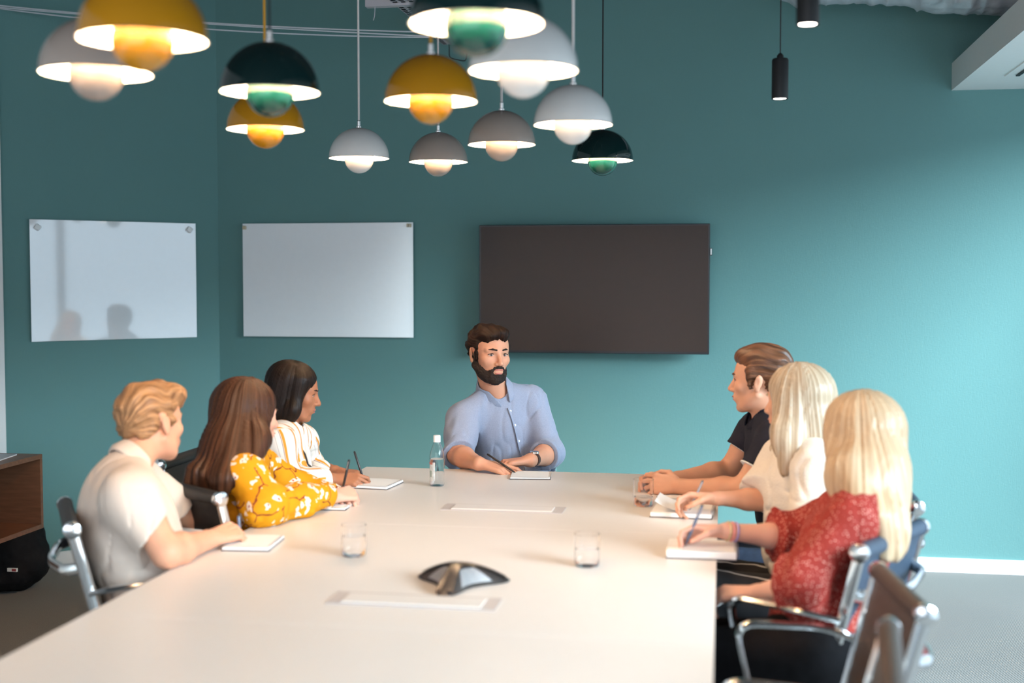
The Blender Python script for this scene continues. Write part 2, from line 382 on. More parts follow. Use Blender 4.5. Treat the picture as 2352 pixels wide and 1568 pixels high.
# ---------------------------------------------------------------- table
M_table = mat('white_laminate', (.795, .745, .70), .33, spec=.45, var=.012, vs=4)
M_edge = mat('table_edge', (.60, .54, .50), .5, var=.04)
M_alu = mat('satin_aluminium', (.55, .53, .52), .35, metal=.8, var=.03)
M_hat = mat('hatch_frame', (.56, .51, .49), .4, var=.03)
tb = empty('conference_table', (-.69, 2.9, 0), label='long white rectangular meeting table with two flush cable hatches', cat='table')
for y0, y1 in ((3.6505, 4.762), (2.55, 3.6485), (1.35, 2.548)):
    MB().box((-.695, y0-2.9, .715), (.695, y1-2.9, .74)).build('tabletop_panel', M_table, tb, False)
for x in (-.45, .45):
    for y in (1.6, 3.1, 4.45): MB().box((x-.03, y-2.93, 0), (x+.03, y-2.87, .715), bev=.004).build('leg', M_alu, tb)
MB().box((-.48, 1.5-2.9, .66), (-.42, 4.5-2.9, .714)).box((.42, 1.5-2.9, .66), (.48, 4.5-2.9, .714)).build('under_frame', M_alu, tb, False)
for yc in (3.955, 2.775):
    x0, x1 = -.885+.69, -.485+.69; y = yc-2.9
    h_ = MB().box((x0, y-.055, .7405), (x1, y+.055, .7425)).build('cable_hatch', M_hat, tb, False)
    MB().box((x0+.035, y-.045, .7425), (x1-.035, y+.035, .746), bev=.001).build('hatch_lid', M_table, h_, False)
    MB().box((x0+.035, y+.037, .7425), (x1-.035, y+.052, .7432)).build('brush_strip', M_edge, h_, False)
# ---------------------------------------------------------------- office chairs
M_rail = mat('polished_chair_frame', (.78, .79, .80), .16, metal=1, var=.02)
M_mesh = mat('black_chair_upholstery', (.018, .018, .019), .45, spec=.4, var=.15, vs=60, bump=.3, bs=500)
M_mesh_bluelit = mat('black_upholstery_blue_lit', (.035, .055, .085), .5, spec=.4, var=.15, vs=60, bump=.3, bs=500)  # same black sling, blue window light put into its colour
M_mesh_brownlit = mat('black_upholstery_brown_lit', (.050, .036, .029), .42, spec=.5, var=.15, vs=60, bump=.3, bs=500)  # same black sling, brown of its lit front put into the colour
PROF = arc([(-.315, .845), (-.235, .52), (-.19, .432), (.05, .418), (.20, .44), (.235, .43)], .07, 6)
PROF = [(p[0], p[1]) for p in PROF]
def chair(name, rl_mid, rz, label, mm, w=.225):
    """rl_mid: world xy of the middle of the back roll; rz: the way the chair faces"""
    f = V(-math.sin(rz), math.cos(rz)); base = V(*rl_mid)+f*.315
    t = empty(name, (base[0], base[1], 0), rz, label, 'chair')
    n = len(PROF); vs = []; fs = []
    q = [np.array(p) for p in PROF]; nr = []
    for i in range(n):
        d = nrm(q[min(i+1, n-1)]-q[max(i-1, 0)]); nr.append(V(-d[1], d[0])*-1)
    # hammock panel, slightly channelled
    res = 64; L = np.cumsum([0]+[np.linalg.norm(q[i+1]-q[i]) for i in range(n-1)]); ss = np.linspace(0, L[-1], res)
    Y = np.interp(ss, L, [a[0] for a in q]); Z = np.interp(ss, L, [a[1] for a in q])
    for side in (1, -1):
        for i in range(res):
            d = nrm(V(Y[min(i+1, res-1)]-Y[max(i-1, 0)], Z[min(i+1, res-1)]-Z[max(i-1, 0)])); nn = V(-d[1], d[0])
            th = .006+.002*abs(math.sin(ss[i]/.045*math.pi))
            for x in (-w+.008, -w/2, 0, w/2, w-.008):
                vs.append((x, Y[i]+side*nn[0]*th, Z[i]+side*nn[1]*th))
    for s_ in (0, 1):
        o_ = s_*res*5
        for i in range(res-1):
            for k in range(4):
                a = o_+i*5+k; fs.append((a, a+1, a+6, a+5) if s_ else (a, a+5, a+6, a+1))
    for i in range(res-1):
        for k in (0, 4):
            a = i*5+k; c = a+res*5; fs.append((a, a+5, c+5, c))
    sp = res//2
    mesh_obj('sling_panel', vs, fs, mm, t, True)
    for s in (-1, 1):
        r_ = MB().tube([(s*w, p[0], p[1]) for p in PROF], .0125, 8, sec=(.8, 1.25)).build('side_rail', M_rail, t)
        # arm loop
        MB().tube(arc([(s*(w+.012), -.272, .680), (s*(w+.05), -.20, .698), (s*(w+.05), .005, .705), (s*(w+.045), -.03, .55), (s*(w+.012), -.065, .425)], .055), .0115, 8, sec=(1.25, .8)).build('armrest', M_rail, t)
    for (y, z) in (PROF[0], PROF[-1]):
        rl = MB().tube([(-w+.012, y, z), (w-.012, y, z)], .021, 14).build('end_roll', mm, t)
        for s in (-1, 1): MB().lathe([(0, -.008), (.012, -.008), (.0225, -.003), (.0235, .004), (.022, .016)], 16, (s*(w+.006), y, z), [[0, 0, -s], [0, 1, 0], [s, 0, 0]]).build('end_cap', M_rail, rl)
    MB().tube(arc([(-w, -.285, .745), (-w+.03, -.335, .735), (0, -.365, .725), (w-.03, -.335, .735), (w, -.285, .745)], .06), .0125, 8, sec=(.8, 1.3)).build('back_stretcher', M_rail, t)
    MB().tube(arc([(-w, -.02, .425), (-w+.06, -.02, .37), (w-.06, -.02, .37), (w, -.02, .425)], .05), .016, 8).build('seat_stretcher', M_rail, t)
    MB().lathe([(.028, .10), (.028, .25), (.018, .25), (.018, .33), (.05, .35), (.05, .37)], 16, (0, -.02, 0)).build('column', M_rail, t)
    for k in range(4):
        a = math.pi/4+k*math.pi/2; e = V(math.cos(a)*.30, math.sin(a)*.30)
        l = MB().tube([(0, -.02, .115), (e[0]*.5, e[1]*.5-.02, .085), (e[0], e[1]-.02, .045)], [.020, .016, .012], 8, sec=(1, 1.1)).build('leg', M_rail, t)
        MB().lathe([(.018, 0), (.02, .006), (.012, .014), (.008, .04)], 12, (e[0], e[1]-.02, 0)).build('foot_glide', M_black, l)
    return t
def chair_by(label, a, b, mm, fwd, adj=0, w=.225):
    a, b = np.array(a[:2]), np.array(b[:2]); d = a-b; rz = math.atan2(d[1], d[0])
    f = V(-math.sin(rz), math.cos(rz))
    if f@np.array(fwd) < 0: rz += math.pi
    return chair('office_chair', (a+b)/2, rz+adj, label, mm, w)
# far/near ends of each back roll, world metres
def ends(near, far, wtot=.45):
    n = np.array(near[:2], float); f = np.array(far[:2], float); d = nrm(f-n); return n, n+d*wtot
a, b = ends((-1.627, 2.923), (-1.825, 3.241), .40); chair_by('black sling office chair with polished frame under the man in the beige polo', a, b, M_mesh, (1, .3), w=.20)
a, b = ends((-1.433, 3.414), (-1.761, 3.655)); chair_by('black sling office chair behind the woman in yellow, its back turned to us', a, b, M_mesh, (1, .6))
chair('office_chair', (-1.90, 4.22), math.radians(-90), 'black sling office chair of the woman in the striped shirt', M_mesh)
chair('office_chair', (-.975, 5.40), math.radians(188.5), 'black sling office chair of the bearded man at the table head, one armrest showing', M_mesh, .20)
chair('office_chair', (.52, 4.40), math.radians(92), 'dark sling office chair of the man in the navy polo', M_mesh_bluelit)
chair('office_chair', (.56, 3.84), math.radians(90), 'dark sling office chair of the blonde woman in the cream blouse', M_mesh_bluelit)
a, b = ends((.339, 2.989), (.5, 3.287), .40); chair_by('black sling office chair, window light painted blue, under the blonde woman in red', a, b, M_mesh_bluelit, (-1, .5), w=.20)
a, b = ends((.418, 2.535), (.375, 2.881), .37); c4 = chair_by('empty office chair, black sling painted brown-lit, nearest the bottom right, whole back in view', a, b, M_mesh_brownlit, (-1, -.1), w=.185); c4.scale.z = .975
chair('office_chair', (.300, 2.12), math.radians(84), 'office chair cut off by the bottom edge, only its upright back edge showing', M_mesh_brownlit)
# ---------------------------------------------------------------- pendants
M_in = mat('lamp_inside_white', (.88, .86, .82), .35, var=.01)
def lampmat(n, c, **k): return mat(n, c, .09, spec=.6, var=.02, coat=.3, **k)
LM = {'mustard': lampmat('mustard_enamel', (.46, .205, .008)), 'green': lampmat('dark_green_enamel', (.004, .020, .020)),
      'white': lampmat('white_enamel', (.72, .72, .70)), 'grey': lampmat('grey_beige_enamel', (.36, .30, .26))}
LB = dict(LM); LB['green'] = lampmat('green_enamel_bowl', (.004, .055, .044))
CM = {'mustard': mat('mustard_cord', (.50, .25, .02), .7), 'green': M_black, 'white': mat('white_cord', (.62, .60, .58), .6), 'grey': mat('grey_cord', (.5, .47, .45), .6)}
GLOW = {'mustard': (1.0, .80, .52), 'green': (1.0, .80, .58), 'white': (1.0, .80, .60), 'grey': (1.0, .80, .60)}
M_bulb = mat('lit_bulb', (1, 1, 1), .5, emit=(1.0, .76, .50), es=14.0, var=0)
R0 = .1155
dome_prof = [(R0*math.sin(a), R0*1.0*math.cos(a)) for a in np.linspace(.10, math.pi/2, 20)]
outer = [(R0+.0012, 0)] + [(r_, z_+.001) for r_, z_ in reversed(dome_prof)] + [(.0, R0+.001)]
inner = [(r_-.0022, z_-.0005) for r_, z_ in dome_prof]
Rb = .056
LAMPN = {}
def pendant(kind, x, y, z, ztop, label):
    if kind not in LAMPN:
        t = empty('pendant_lamp', (x, y, z), 0, label, 'pendant lamp', 'dome pendant lamps over the table')
        MB().lathe([(r_, z_) for r_, z_ in reversed(outer)][::-1], 40, cap=False).build('dome_shade', LM[kind], t)
        MB().lathe([(.0, R0-.002)]+inner+[(R0+.0012, -.0004)], 40, cap=False).build('shade_lining', M_in, t)
        bowl = [(Rb*math.cos(a), -.002+Rb*.98*math.sin(a)) for a in np.linspace(.55, -math.pi/2, 20)]
        MB().lathe(bowl[:-1]+[(0, bowl[-1][1])], 32, cap=False).build('bowl_shade', LB[kind], t)
        MB().lathe([((r_-.002), z_+.001) for r_, z_ in bowl][::-1], 32, cap=False).build('bowl_lining', M_in, t)
        MB().lathe([(0, .0), (.012, .002), (.019, .012), (.021, .024), (.017, .036), (.0, .044)], 16, (0, 0, .012)).build('bulb', M_bulb, t)
        for k in range(3):
            a = k*2.094; MB().tube([(math.cos(a)*.046, math.sin(a)*.046, .02), (math.cos(a)*.10, math.sin(a)*.10, .050)], .0015, 5).build('bracket', M_chrome, t)
        MB().lathe([(.011, R0-.001), (.011, R0+.006), (.007, R0+.008), (.007, R0+.026), (.003, R0+.030)], 14).build('ferrule', M_chrome, t)
        MB().tube([(0, 0, R0+.028), (0, 0, 1.0)], .0042 if kind != 'green' else .0028, 8).build('cord', CM[kind], t)
        MB().lathe([(.045, .0), (.045, .02)], 20, (0, 0, 1.30-.0)).build('ceiling_cup', LM[kind], t)
        LAMPN[kind] = t
    else:
        t = copy_tree(LAMPN[kind]); t.location = (x, y, z)
    t['label'] = label
    for ch in kids(t):
        if ch.name.startswith('ceiling_cup'): ch.location.z = ztop-z-1.32
    return t
LAMPS = [('mustard', -1.021, 2.124, 1.921, 'mustard dome pendant at the top left, the largest yellow one'),
 ('grey', -1.282, 2.442, 1.919, 'large grey-beige dome pendant at the far left, partly behind a mustard one'),
 ('green', -1.031, 2.789, 1.925, 'dark green dome pendant just above a smaller mustard one'),
 ('mustard', -1.342, 3.573, 1.937, 'small mustard dome pendant directly below a dark green one'),
 ('white', -1.363, 4.612, 1.950, 'small white dome pendant on a white cord, left of the two grey ones'),
 ('green', -.403, 2.112, 1.926, 'largest dark green dome pendant cut off by the top edge'),
 ('mustard', -.705, 3.039, 1.931, 'mustard dome pendant in the middle of the cluster'),
 ('white', -.403, 2.614, 1.928, 'largest white dome pendant, half behind the big dark green one'),
 ('grey', -.733, 4.191, 1.946, 'grey-beige dome pendant below the largest white one'),
 ('grey', -1.088, 4.766, 1.946, 'smallest grey-beige dome pendant, below the middle mustard one'),
 ('white', -.42, 3.627, 1.938, 'medium white dome pendant in front of a small dark green one'),
 ('green', -.438, 4.701, 1.935, 'small dark green dome pendant on a black cord, farthest right of the cluster')]
for k, (kind, x, y, z, lb) in enumerate(LAMPS):
    pendant(kind, x, y, z, ZC, lb)
    light('bulb_light', 'POINT', (x, y, z+.078), 25.0, (1.0, .65, .38), .016)
for o in [o for o in COL.objects if o.name.split('.')[0] == 'cord']:
    p = o.parent; k = (ZC-p.location.z-R0-.028)/(1-R0-.028); o.scale = (1, 1, k); o.location.z = -(R0+.028)*(k-1)
M_lit = mat('lit_lens', (1, 1, 1), .5, emit=(1, .86, .76), es=14, var=0)
for x, y, z, lb in ((.197, 4.28, 2.09, 'small black cylinder spotlight hanging on a black cord, farther one'), (.212, 3.10, 2.10, 'black cylinder spotlight cut off by the top edge, nearer one')):
    t = empty('spotlight', (x, y, z), 0, lb, 'spotlight', 'cylinder spotlights')
    MB().lathe([(.0215, .004), (.0275, 0), (.0275, .128), (.025, .134), (.012, .134)], 24, cap=False).build('housing', M_black, t)
    MB().lathe([(.0, .0015), (.021, .002)], 20, cap=False).build('lens', M_lit, t)
    MB().lathe([(.011, .134), (.011, .144), (.007, .150), (.002, .154)], 14).build('cord_grip', M_black, t)
    MB().tube([(0, 0, .15), (0, 0, ZC-z)], .0022, 6).build('cord', M_black, t)
    light('spot_light', 'SPOT', (x, y, z-.004), 8, (1, .85, .7), spot_size=1.2, spot_blend=.6, to=(x, y, 0))
# ---------------------------------------------------------------- cabinet, laptop sleeve, backpack
M_wal = mat('walnut_veneer', (.125, .048, .022), .35, var=.35, vs=5, stretch=(9, 9, .7)); M_wal2 = mat('walnut_edge', (.19, .085, .045), .4, var=.2, vs=8, stretch=(1, 8, 8))
cx, cy1 = -3.05, 5.20
t = empty('sideboard', (-3.25, 4.4, 0), label='open-fronted walnut sideboard standing by the left wall', cat='cabinet')
def pb(name, lo, hi, m): return MB().box((lo[0]+3.25, lo[1]-4.4, lo[2]), (hi[0]+3.25, hi[1]-4.4, hi[2])).build(name, m, t, False)
pb('top_panel', (-3.50, 3.6, .67), (cx, cy1, .69), M_wal2); pb('bottom_panel', (-3.50, 3.6, .35), (cx, cy1, .37), M_wal2)
pb('end_panel', (-3.50, cy1-.02, .371), (cx, cy1, .669), M_wal2); pb('end_panel', (-3.50, 3.6, .371), (cx, 3.62, .669), M_wal2)
pb('back_panel', (-3.50, 3.621, .371), (-3.48, cy1-.021, .669), M_wal); pb('divider', (-3.48, 4.40, .371), (cx+.01, 4.418, .669), M_wal)
MB().box((-.20, .68, 0), (-.17, .71, .35)).build('leg', M_black, t, False); MB().box((.10, -.71, 0), (.13, -.68, .35)).build('leg', M_black, t, False); MB().box((-.20, -.71, 0), (-.17, -.68, .35)).build('leg', M_black, t, False)
MB().box((.10, .30, 0), (.13, .33, .35)).build('leg', M_black, t, False)
M_paper = mat('white_paper', (.97, .965, .96), .45, var=.01); M_cover = mat('dark_cover', (.06, .05, .06), .6, var=.1)
t = empty('magazine', (-3.24, 4.98, .69), .15, 'pale grey magazine lying on top of the walnut sideboard', 'magazine')
MB().box((-.12, -.15, 0), (.12, .15, .005)).build('pages', M_paper, t, False); MB().box((-.122, -.152, .0052), (.122, .152, .0065)).build('cover', mat('grey_cover', (.42, .42, .45), .4), t, False)
M_bag = mat('black_nylon', (.006, .006, .007), .8, spec=.2, var=.3, vs=40, bump=.3, bs=200)
t = empty('backpack', (-3.40, 5.42, 0), 0, 'black fabric backpack slumped on the carpet below the sideboard', 'backpack')
F = Fd(); F.u(ell((-3.36, 5.42, .14), (.20, .15, .15)), .05); F.u(ell((-3.36, 5.45, .25), (.15, .11, .13)), .05); F.u(ell((-3.36, 5.33, .10), (.13, .08, .09)), .03)
F.u(cap((-3.38, 5.44, .37), (-3.44, 5.44, .37), .012), .02)
F.disp = lambda p: .008*vnoise(p*18, 4)+.004*vnoise(p*45, 9); F.amp = .012; F.i(sbox((-3.40, 5.42, .5), (1, 1, .4999), rd=.0001), .001); sdf_obj('bag_body', F, .008, M_bag, t)
MB().box((-.024, -.006, -.008), (.024, .004, .008), None, (.145, -.147, .13)).build('badge', M_mag, t, False); MB().box((0, -.0065, -.006), (.022, -.006, .006), None, (.145, -.148, .13)).build('badge_print', mat('dull_red', (.35, .05, .05), .6), t, False)
# ---------------------------------------------------------------- things on the table
TZ = .74
M_gl = mat('tumbler_glass', (1, 1, 1), .0, trans=1, ior=1.30, var=0)
M_wat = mat('water', (1, 1, 1), .0, trans=1, ior=1.12, var=0)
def tumbler(x, y, h, r, wl, label):
    t = empty('water_glass', (x, y, TZ), 0, label, 'glass', 'water tumblers on the table')
    MB().lathe([(0, .0003), (r*.86, .0003), (r*.95, .004), (r, .03), (r, h), (r-.0018, h), (r-.0022, .03), (r*.90, .0035), (0, .003)], 32).build('tumbler', M_gl, t)
    if wl: MB().lathe([(0, .0036), (r*.88, .0040), (r-.0030, .03), (r-.0026, wl), (0, wl)], 32).build('water', M_wat, t)
tumbler(-.966, 3.217, .085, .034, .055, 'clear water tumbler on the left half of the table, behind the conference phone')
tumbler(-.329, 3.205, .085, .034, .045, 'clear water tumbler on the right half of the table, right of the conference phone')
tumbler(-.239, 4.095, .088, .034, .030, 'clear water tumbler beside the clasped hands of the man in the navy polo')
t = empty('water_bottle', (-1.003, 4.365, TZ), 0, 'clear plastic water bottle with white cap and pale label, half full', 'bottle')
bp_ = [(0, .004), (.018, .0005), (.024, .0005), (.027, .006), (.027, .100), (.0265, .112), (.022, .130), (.0145, .150), (.012, .158), (.0118, .168)]
MB().lathe(bp_+[(.0108, .168)]+[(max(0, r_-.001), z_+.001) for r_, z_ in reversed(bp_)], 32).build('bottle_wall', M_gl, t)
MB().lathe([(0, .0065), (.0235, .003), (.0258, .008), (.0258, .098), (0, .098)], 32).build('water', M_wat, t)
MB().lathe([(.0128, .160), (.0128, .182), (.0115, .184), (0, .184)], 24).build('cap', M_mag, t)
M_lab = mat('bottle_label', (.62, .66, .66), .5, var=.25, vs=90)
def wrap(nm, a0, a1, z0, z1, r_, m_):
    an = np.linspace(math.radians(a0), math.radians(a1), 16); vs = [(r_*math.cos(a), r_*math.sin(a), z) for z in (z0, z1) for a in an]
    mesh_obj(nm, vs, [(i, i+1, i+17, i+16) for i in range(15)], m_, t, True)
wrap('label_band', -150, -92, .022, .088, .0274, M_lab); wrap('label_stripe', -160, -112, .080, .088, .0278, mat('label_red', (.45, .16, .13), .5))
wrap('label_print', -142, -120, .034, .058, .0280, mat('label_print_green', (.30, .40, .36), .5, var=.3, vs=300))
# conference phone: three-armed low dome
M_ph = mat('phone_dark_shell', (.035, .030, .028), .28, spec=.6, var=.05); M_pg = mat('phone_grille', (.34, .34, .35), .38, metal=.3, var=.2, vs=300, bump=.2, bs=900)
t = empty('conference_phone', (-.620, 2.955, TZ), 0, 'three-legged dark conference phone with silver grille lobes mid-table', 'phone')
LEG = [math.radians(a) for a in (-94, 24, 150)]
def phR(th):
    d = min(abs((th-l+math.pi) % (2*math.pi)-math.pi) for l in LEG); return .054+.066*math.exp(-(d/.36)**2)+.012*math.cos(d*1.5)
def phz(r, R): u = min(r/R, 1); return .004+.048*(1-u**1.7)
vs = [(0, 0, .052)]; fs = []; nr_, nt_ = 14, 96
for i in range(1, nr_+1):
    for k in range(nt_): th = 2*math.pi*k/nt_; R = phR(th); r = R*i/nr_; vs.append((r*math.cos(th), r*math.sin(th), phz(r, R)))
for k in range(nt_): fs.append((0, 1+k, 1+(k+1) % nt_))
for i in range(nr_-1):
    for k in range(nt_): a = 1+i*nt_+k; b_ = 1+i*nt_+(k+1) % nt_; fs.append((a, a+nt_, b_+nt_, b_))
base_ = len(vs)
for k in range(nt_): x, y, z = vs[1+(nr_-1)*nt_+k]; vs.append((x*.98, y*.98, .0005))
for k in range(nt_): a = 1+(nr_-1)*nt_+k; b_ = 1+(nr_-1)*nt_+(k+1) % nt_; fs.append((a, base_+k, base_+(k+1) % nt_, b_))
fs.append(tuple(range(base_+nt_-1, base_-1, -1)))
mesh_obj('shell', vs, fs, M_ph, t, True)
for l in LEG:
    c, s_ = math.cos(l), math.sin(l); vs = []; fs = []; n_ = 22
    for i in range(n_+1):
        r = .001+.119*i/n_; hw = .017+.006*(i/n_)**2 - .002
        for k in range(5):
            o_ = -hw+2*hw*k/4; x, y = r*c-o_*s_, r*s_+o_*c; rr = math.hypot(x, y); th = math.atan2(y, x)
            vs.append((x, y, phz(rr, max(phR(l), rr))+.0025-(.0015 if k in (0, 4) else 0)))
    for i in range(n_):
        for k in range(4): a = i*5+k; fs.append((a, a+1, a+6, a+5))
    mesh_obj('arm_strip', vs, fs, M_ph, t, True)
for l in LEG:
    m_ = l+math.pi/3; vs = []; fs = []; n_ = 16
    for i in range(9):
        for k in range(n_+1):
            th = m_-.66+1.32*k/n_; R = phR(th); r = R*(.42+.52*i/8); vs.append((r*math.cos(th), r*math.sin(th), phz(r, R)+.0012))
    for i in range(8):
        for k in range(n_): a = i*(n_+1)+k; fs.append((a, a+n_+1, a+n_+2, a+1))
    mesh_obj('grille', vs, fs, M_pg, t, True)
# notebooks
def notebook(x, y, rz, w_, l_, label, th=.010, curl=False, cover=True):
    t = empty('notebook', (x, y, TZ), rz, label, 'notebook')
    if cover: MB().box((-w_/2-.002, -l_/2-.002, .0004), (w_/2+.002, l_/2+.002, .0022)).build('cover', M_cover, t, False)
    MB().box((-w_/2, -l_/2, .0023), (w_/2, l_/2, th), bev=.0015).build('pages', M_paper, t, False)
    n = 12; vs = []
    for i in range(n+1):
        u = i/n
        zz = th+.0006+(.0015*math.sin(u*math.pi) if not curl else .035*(u**3))
        for yy in (-l_/2+.002, l_/2-.002): vs.append((w_/2-.002-(w_-.004)*u*(1-(.06*u if curl else 0)), yy, zz))
    mesh_obj('top_sheet', vs, [(2*i, 2*i+1, 2*i+3, 2*i+2) for i in range(n)], M_paper, t, True)
    b = MB()
    for k in range(10): yy = -l_/2+.015+k*(l_-.03)/9; b.tube([(w_/2-.006, yy, th+.002), (w_/2+.004, yy, th+.003), (w_/2+.005, yy, .004)], .0009, 5)
    b.build('spiral_binding', M_alu, t)
    return t
notebook(-.700, 4.63, .12, .15, .15, 'open notebook in front of the bearded man at the head of the table', .007)
notebook(-1.235, 4.335, -.1, .17, .17, 'open notebook under the hand of the woman in the striped shirt')
notebook(-1.235, 3.915, .05, .09, .16, 'small white notepad under the hand of the woman in the yellow floral blouse', .008)
notebook(-1.285, 3.30, .1, .13, .17, 'white notebook under the hand of the man in the beige polo')
notebook(-.105, 3.975, -.05, .19, .17, 'notebook with top page curling up, under the hand of the woman in cream', .016, True)
notebook(-.035, 3.40, .0, .185, .15, 'thick white notebook at the table edge under the hand of the woman in red', .022)
notebook(-.150, 4.235, .1, .10, .07, 'thin white pad lying under the forearms of the man in the navy polo', .006)
M_pen = mat('black_pen', (.015, .014, .016), .3, var=.05); M_penb = mat('blue_grey_pen', (.13, .17, .26), .3, var=.05); M_peng = mat('silver_pen', (.42, .38, .40), .25, metal=.5, var=.05)
def pen(a, b, m, label, r=.0042):
    a = np.array(a); b = np.array(b); t = empty('pen', a, 0, label, 'pen'); d = b-a
    MB().tube([(0, 0, 0), d*.03, d*.1, d*.12, d*.97, d], [.0008, .002, r*.9, r, r, r*.7], 10).build('barrel', m, t)
    MB().tube([d*.97, d*1.0, d*1.02], [r*.9, r*.9, r*.5], 10).build('end_cap', M_pen, t)
    u = nrm(np.cross(d, (0, 0, 1)))*r*1.2
    MB().tube([d*.95+u, d*.95+u*1.3, d*.70+u*1.2], .0008, 6).build('clip', M_alu, t)
# ================================================================ PEOPLE
def skin(name, rgb, **k): return mat(name, rgb, .48, spec=.4, var=.035, vs=22, sss=.12, bump=.12, bs=260, **k)
SK1 = skin('fair_tanned_skin', (.62, .30, .19)); SK2 = skin('fair_skin', (.66, .345, .225)); SK3 = skin('brown_skin', (.36, .155, .085)); SK4 = skin('pink_fair_skin', (.70, .39, .29))
M_eyew = mat('eye_white', (.42, .37, .35), .25, var=.02); M_iris = mat('iris_dark', (.05, .045, .05), .15, var=.1); M_lip = mat('lips', (.50, .17, .14), .4, var=.08); M_lip3 = mat('lips_mauve', (.42, .15, .13), .38, var=.08)
M_mouth = mat('mouth_inside', (.10, .02, .02), .6)
def hairmat(name, dark, light, rough=.38, k=70, along=2.0, spec=.4):
    m = mat(name, dark, rough, spec=spec, var=.1); nt = m.node_tree; L = nt.links
    at_ = N_(nt, 'Attribute', attribute_name='flow'); mp = N_(nt, 'Mapping'); mp.inputs['Scale'].default_value = (k, along, 1); L.new(at_.outputs['Vector'], mp.inputs[0])
    no = N_(nt, 'TexNoise'); no.inputs['Scale'].default_value = 1; no.inputs['Detail'].default_value = 3; L.new(mp.outputs[0], no.inputs[0])
    r = ramp(nt, [(.30, dark), (.50, tuple((np.array(dark)+np.array(light))/2)), (.66, light)], no.outputs[0]); b = nt.nodes['Principled BSDF']
    L.new(r.outputs[0], b.inputs['Base Color'])
    bp = N_(nt, 'Bump'); bp.inputs['Strength'].default_value = .6; bp.inputs['Distance'].default_value = .004; L.new(no.outputs[0], bp.inputs['Height']); L.new(bp.outputs[0], b.inputs['Normal'])
    b.inputs['Anisotropic'].default_value = .3
    return m
def frame(f, up=(0, 0, 1), roll=0):
    f = nrm(f); x = nrm(np.cross(f, up)); u = np.cross(x, f)
    if roll: x, u = x*math.cos(roll)+u*math.sin(roll), -x*math.sin(roll)+u*math.cos(roll)
    return np.stack([x, f, u], 1)
class Head:
    def __init__(s, c, f, sc=1., roll=0, fem=False): s.c = np.array(c, float); s.R = frame(f, roll=roll); s.k = sc; s.fem = fem
    def p(s, x, y, z): return s.c+s.R@(V(x, y, z)*s.k)
    def e(s, c, r, rot=None):
        R = s.R if rot is None else s.R@rot
        return ell(s.p(*c), np.array(r)*s.k, R)
    def cp(s, a, b, ra, rb=None): return cap(s.p(*a), s.p(*b), ra*s.k, (ra if rb is None else rb)*s.k)
    def loc(s, p): return ((p-s.c)@s.R)/s.k
def rx(a): c, s = math.cos(a), math.sin(a); return np.array([[1, 0, 0], [0, c, -s], [0, s, c]])
def rz_(a): c, s = math.cos(a), math.sin(a); return np.array([[c, -s, 0], [s, c, 0], [0, 0, 1]])
def ry(a): c, s = math.cos(a), math.sin(a); return np.array([[c, 0, s], [0, 1, 0], [-s, 0, c]])
def head_prims(F, H, ears=True):
    w_ = .93 if H.fem else 1.; jw = .86 if H.fem else 1.
    F.u(H.e((0, -.012, .032), (.076*w_, .096, .082)), .01)
    F.u(H.e((0, .030, .012), (.064*w_, .058, .070)), .02)
    F.u(H.e((0, .030, -.045), (.055*w_*jw+.003, .056, .066)), .02)
    F.u(H.e((0, .020, -.078), (.050*jw, .056, .034)), .02)
    F.u(H.e((0, .070, -.104), (.021*jw, .020, .017)), .022)
    F.u(H.e((0, .058, -.046), (.033, .035, .044)), .018); F.u(H.e((0, .070, .012), (.016, .022, .024)), .014)
    for s_ in (-1, 1):
        F.u(H.e((s_*.041*w_, .058, -.026), (.022, .024, .020)), .02)
        F.u(H.cp((s_*.058*jw, -.002, -.055), (s_*.030*jw, .055, -.098), .012, .012), .02)
        F.u(H.cp((s_*.012, .086, .016), (s_*.044*w_, .071, .015), .008 if not H.fem else .005, .006), .012)
        F.s(H.e((s_*.032*w_, .097, -.004), (.015, .014, .0095)), .008)
        F.u(H.e((s_*.030*w_, .0725, -.003), (.0165, .0125, .0125)), .003)     # lids over the eyeball
    F.u(H.cp((0, .087, .006), (0, .110, -.033), .0065, .0098), .010)
    F.u(H.e((0, .108, -.037), (.0095, .0095, .0080)), .006)
    for s_ in (-1, 1): F.u(H.e((s_*.0125, .098, -.039), (.0075, .010, .0075)), .005); F.s(H.e((s_*.0065, .104, -.0475), (.0032, .0045, .003)), .002)
    F.u(H.e((0, .080, -.066), (.028, .018, .020)), .012)
    F.u(H.e((0, .094, -.0605), (.019, .007, .0045)), .004); F.u(H.e((0, .092, -.0735), (.017, .0075, .0055)), .004)
    F.s(H.e((0, .103, -.085), (.020, .012, .005)), .006)
    if ears:
        for s_ in (-1, 1):
            R = rx(.22)@rz_(-s_*.35)
            F.u(H.e((s_*.079*w_, -.012, -.008), (.0058, .0150, .0270), R), .006)
            F.s(H.e((s_*.0885*w_, -.007, -.006), (.0060, .0095, .0175), R), .003)
            F.u(H.e((s_*.075*w_, -.004, -.034), (.007, .010, .010)), .006)
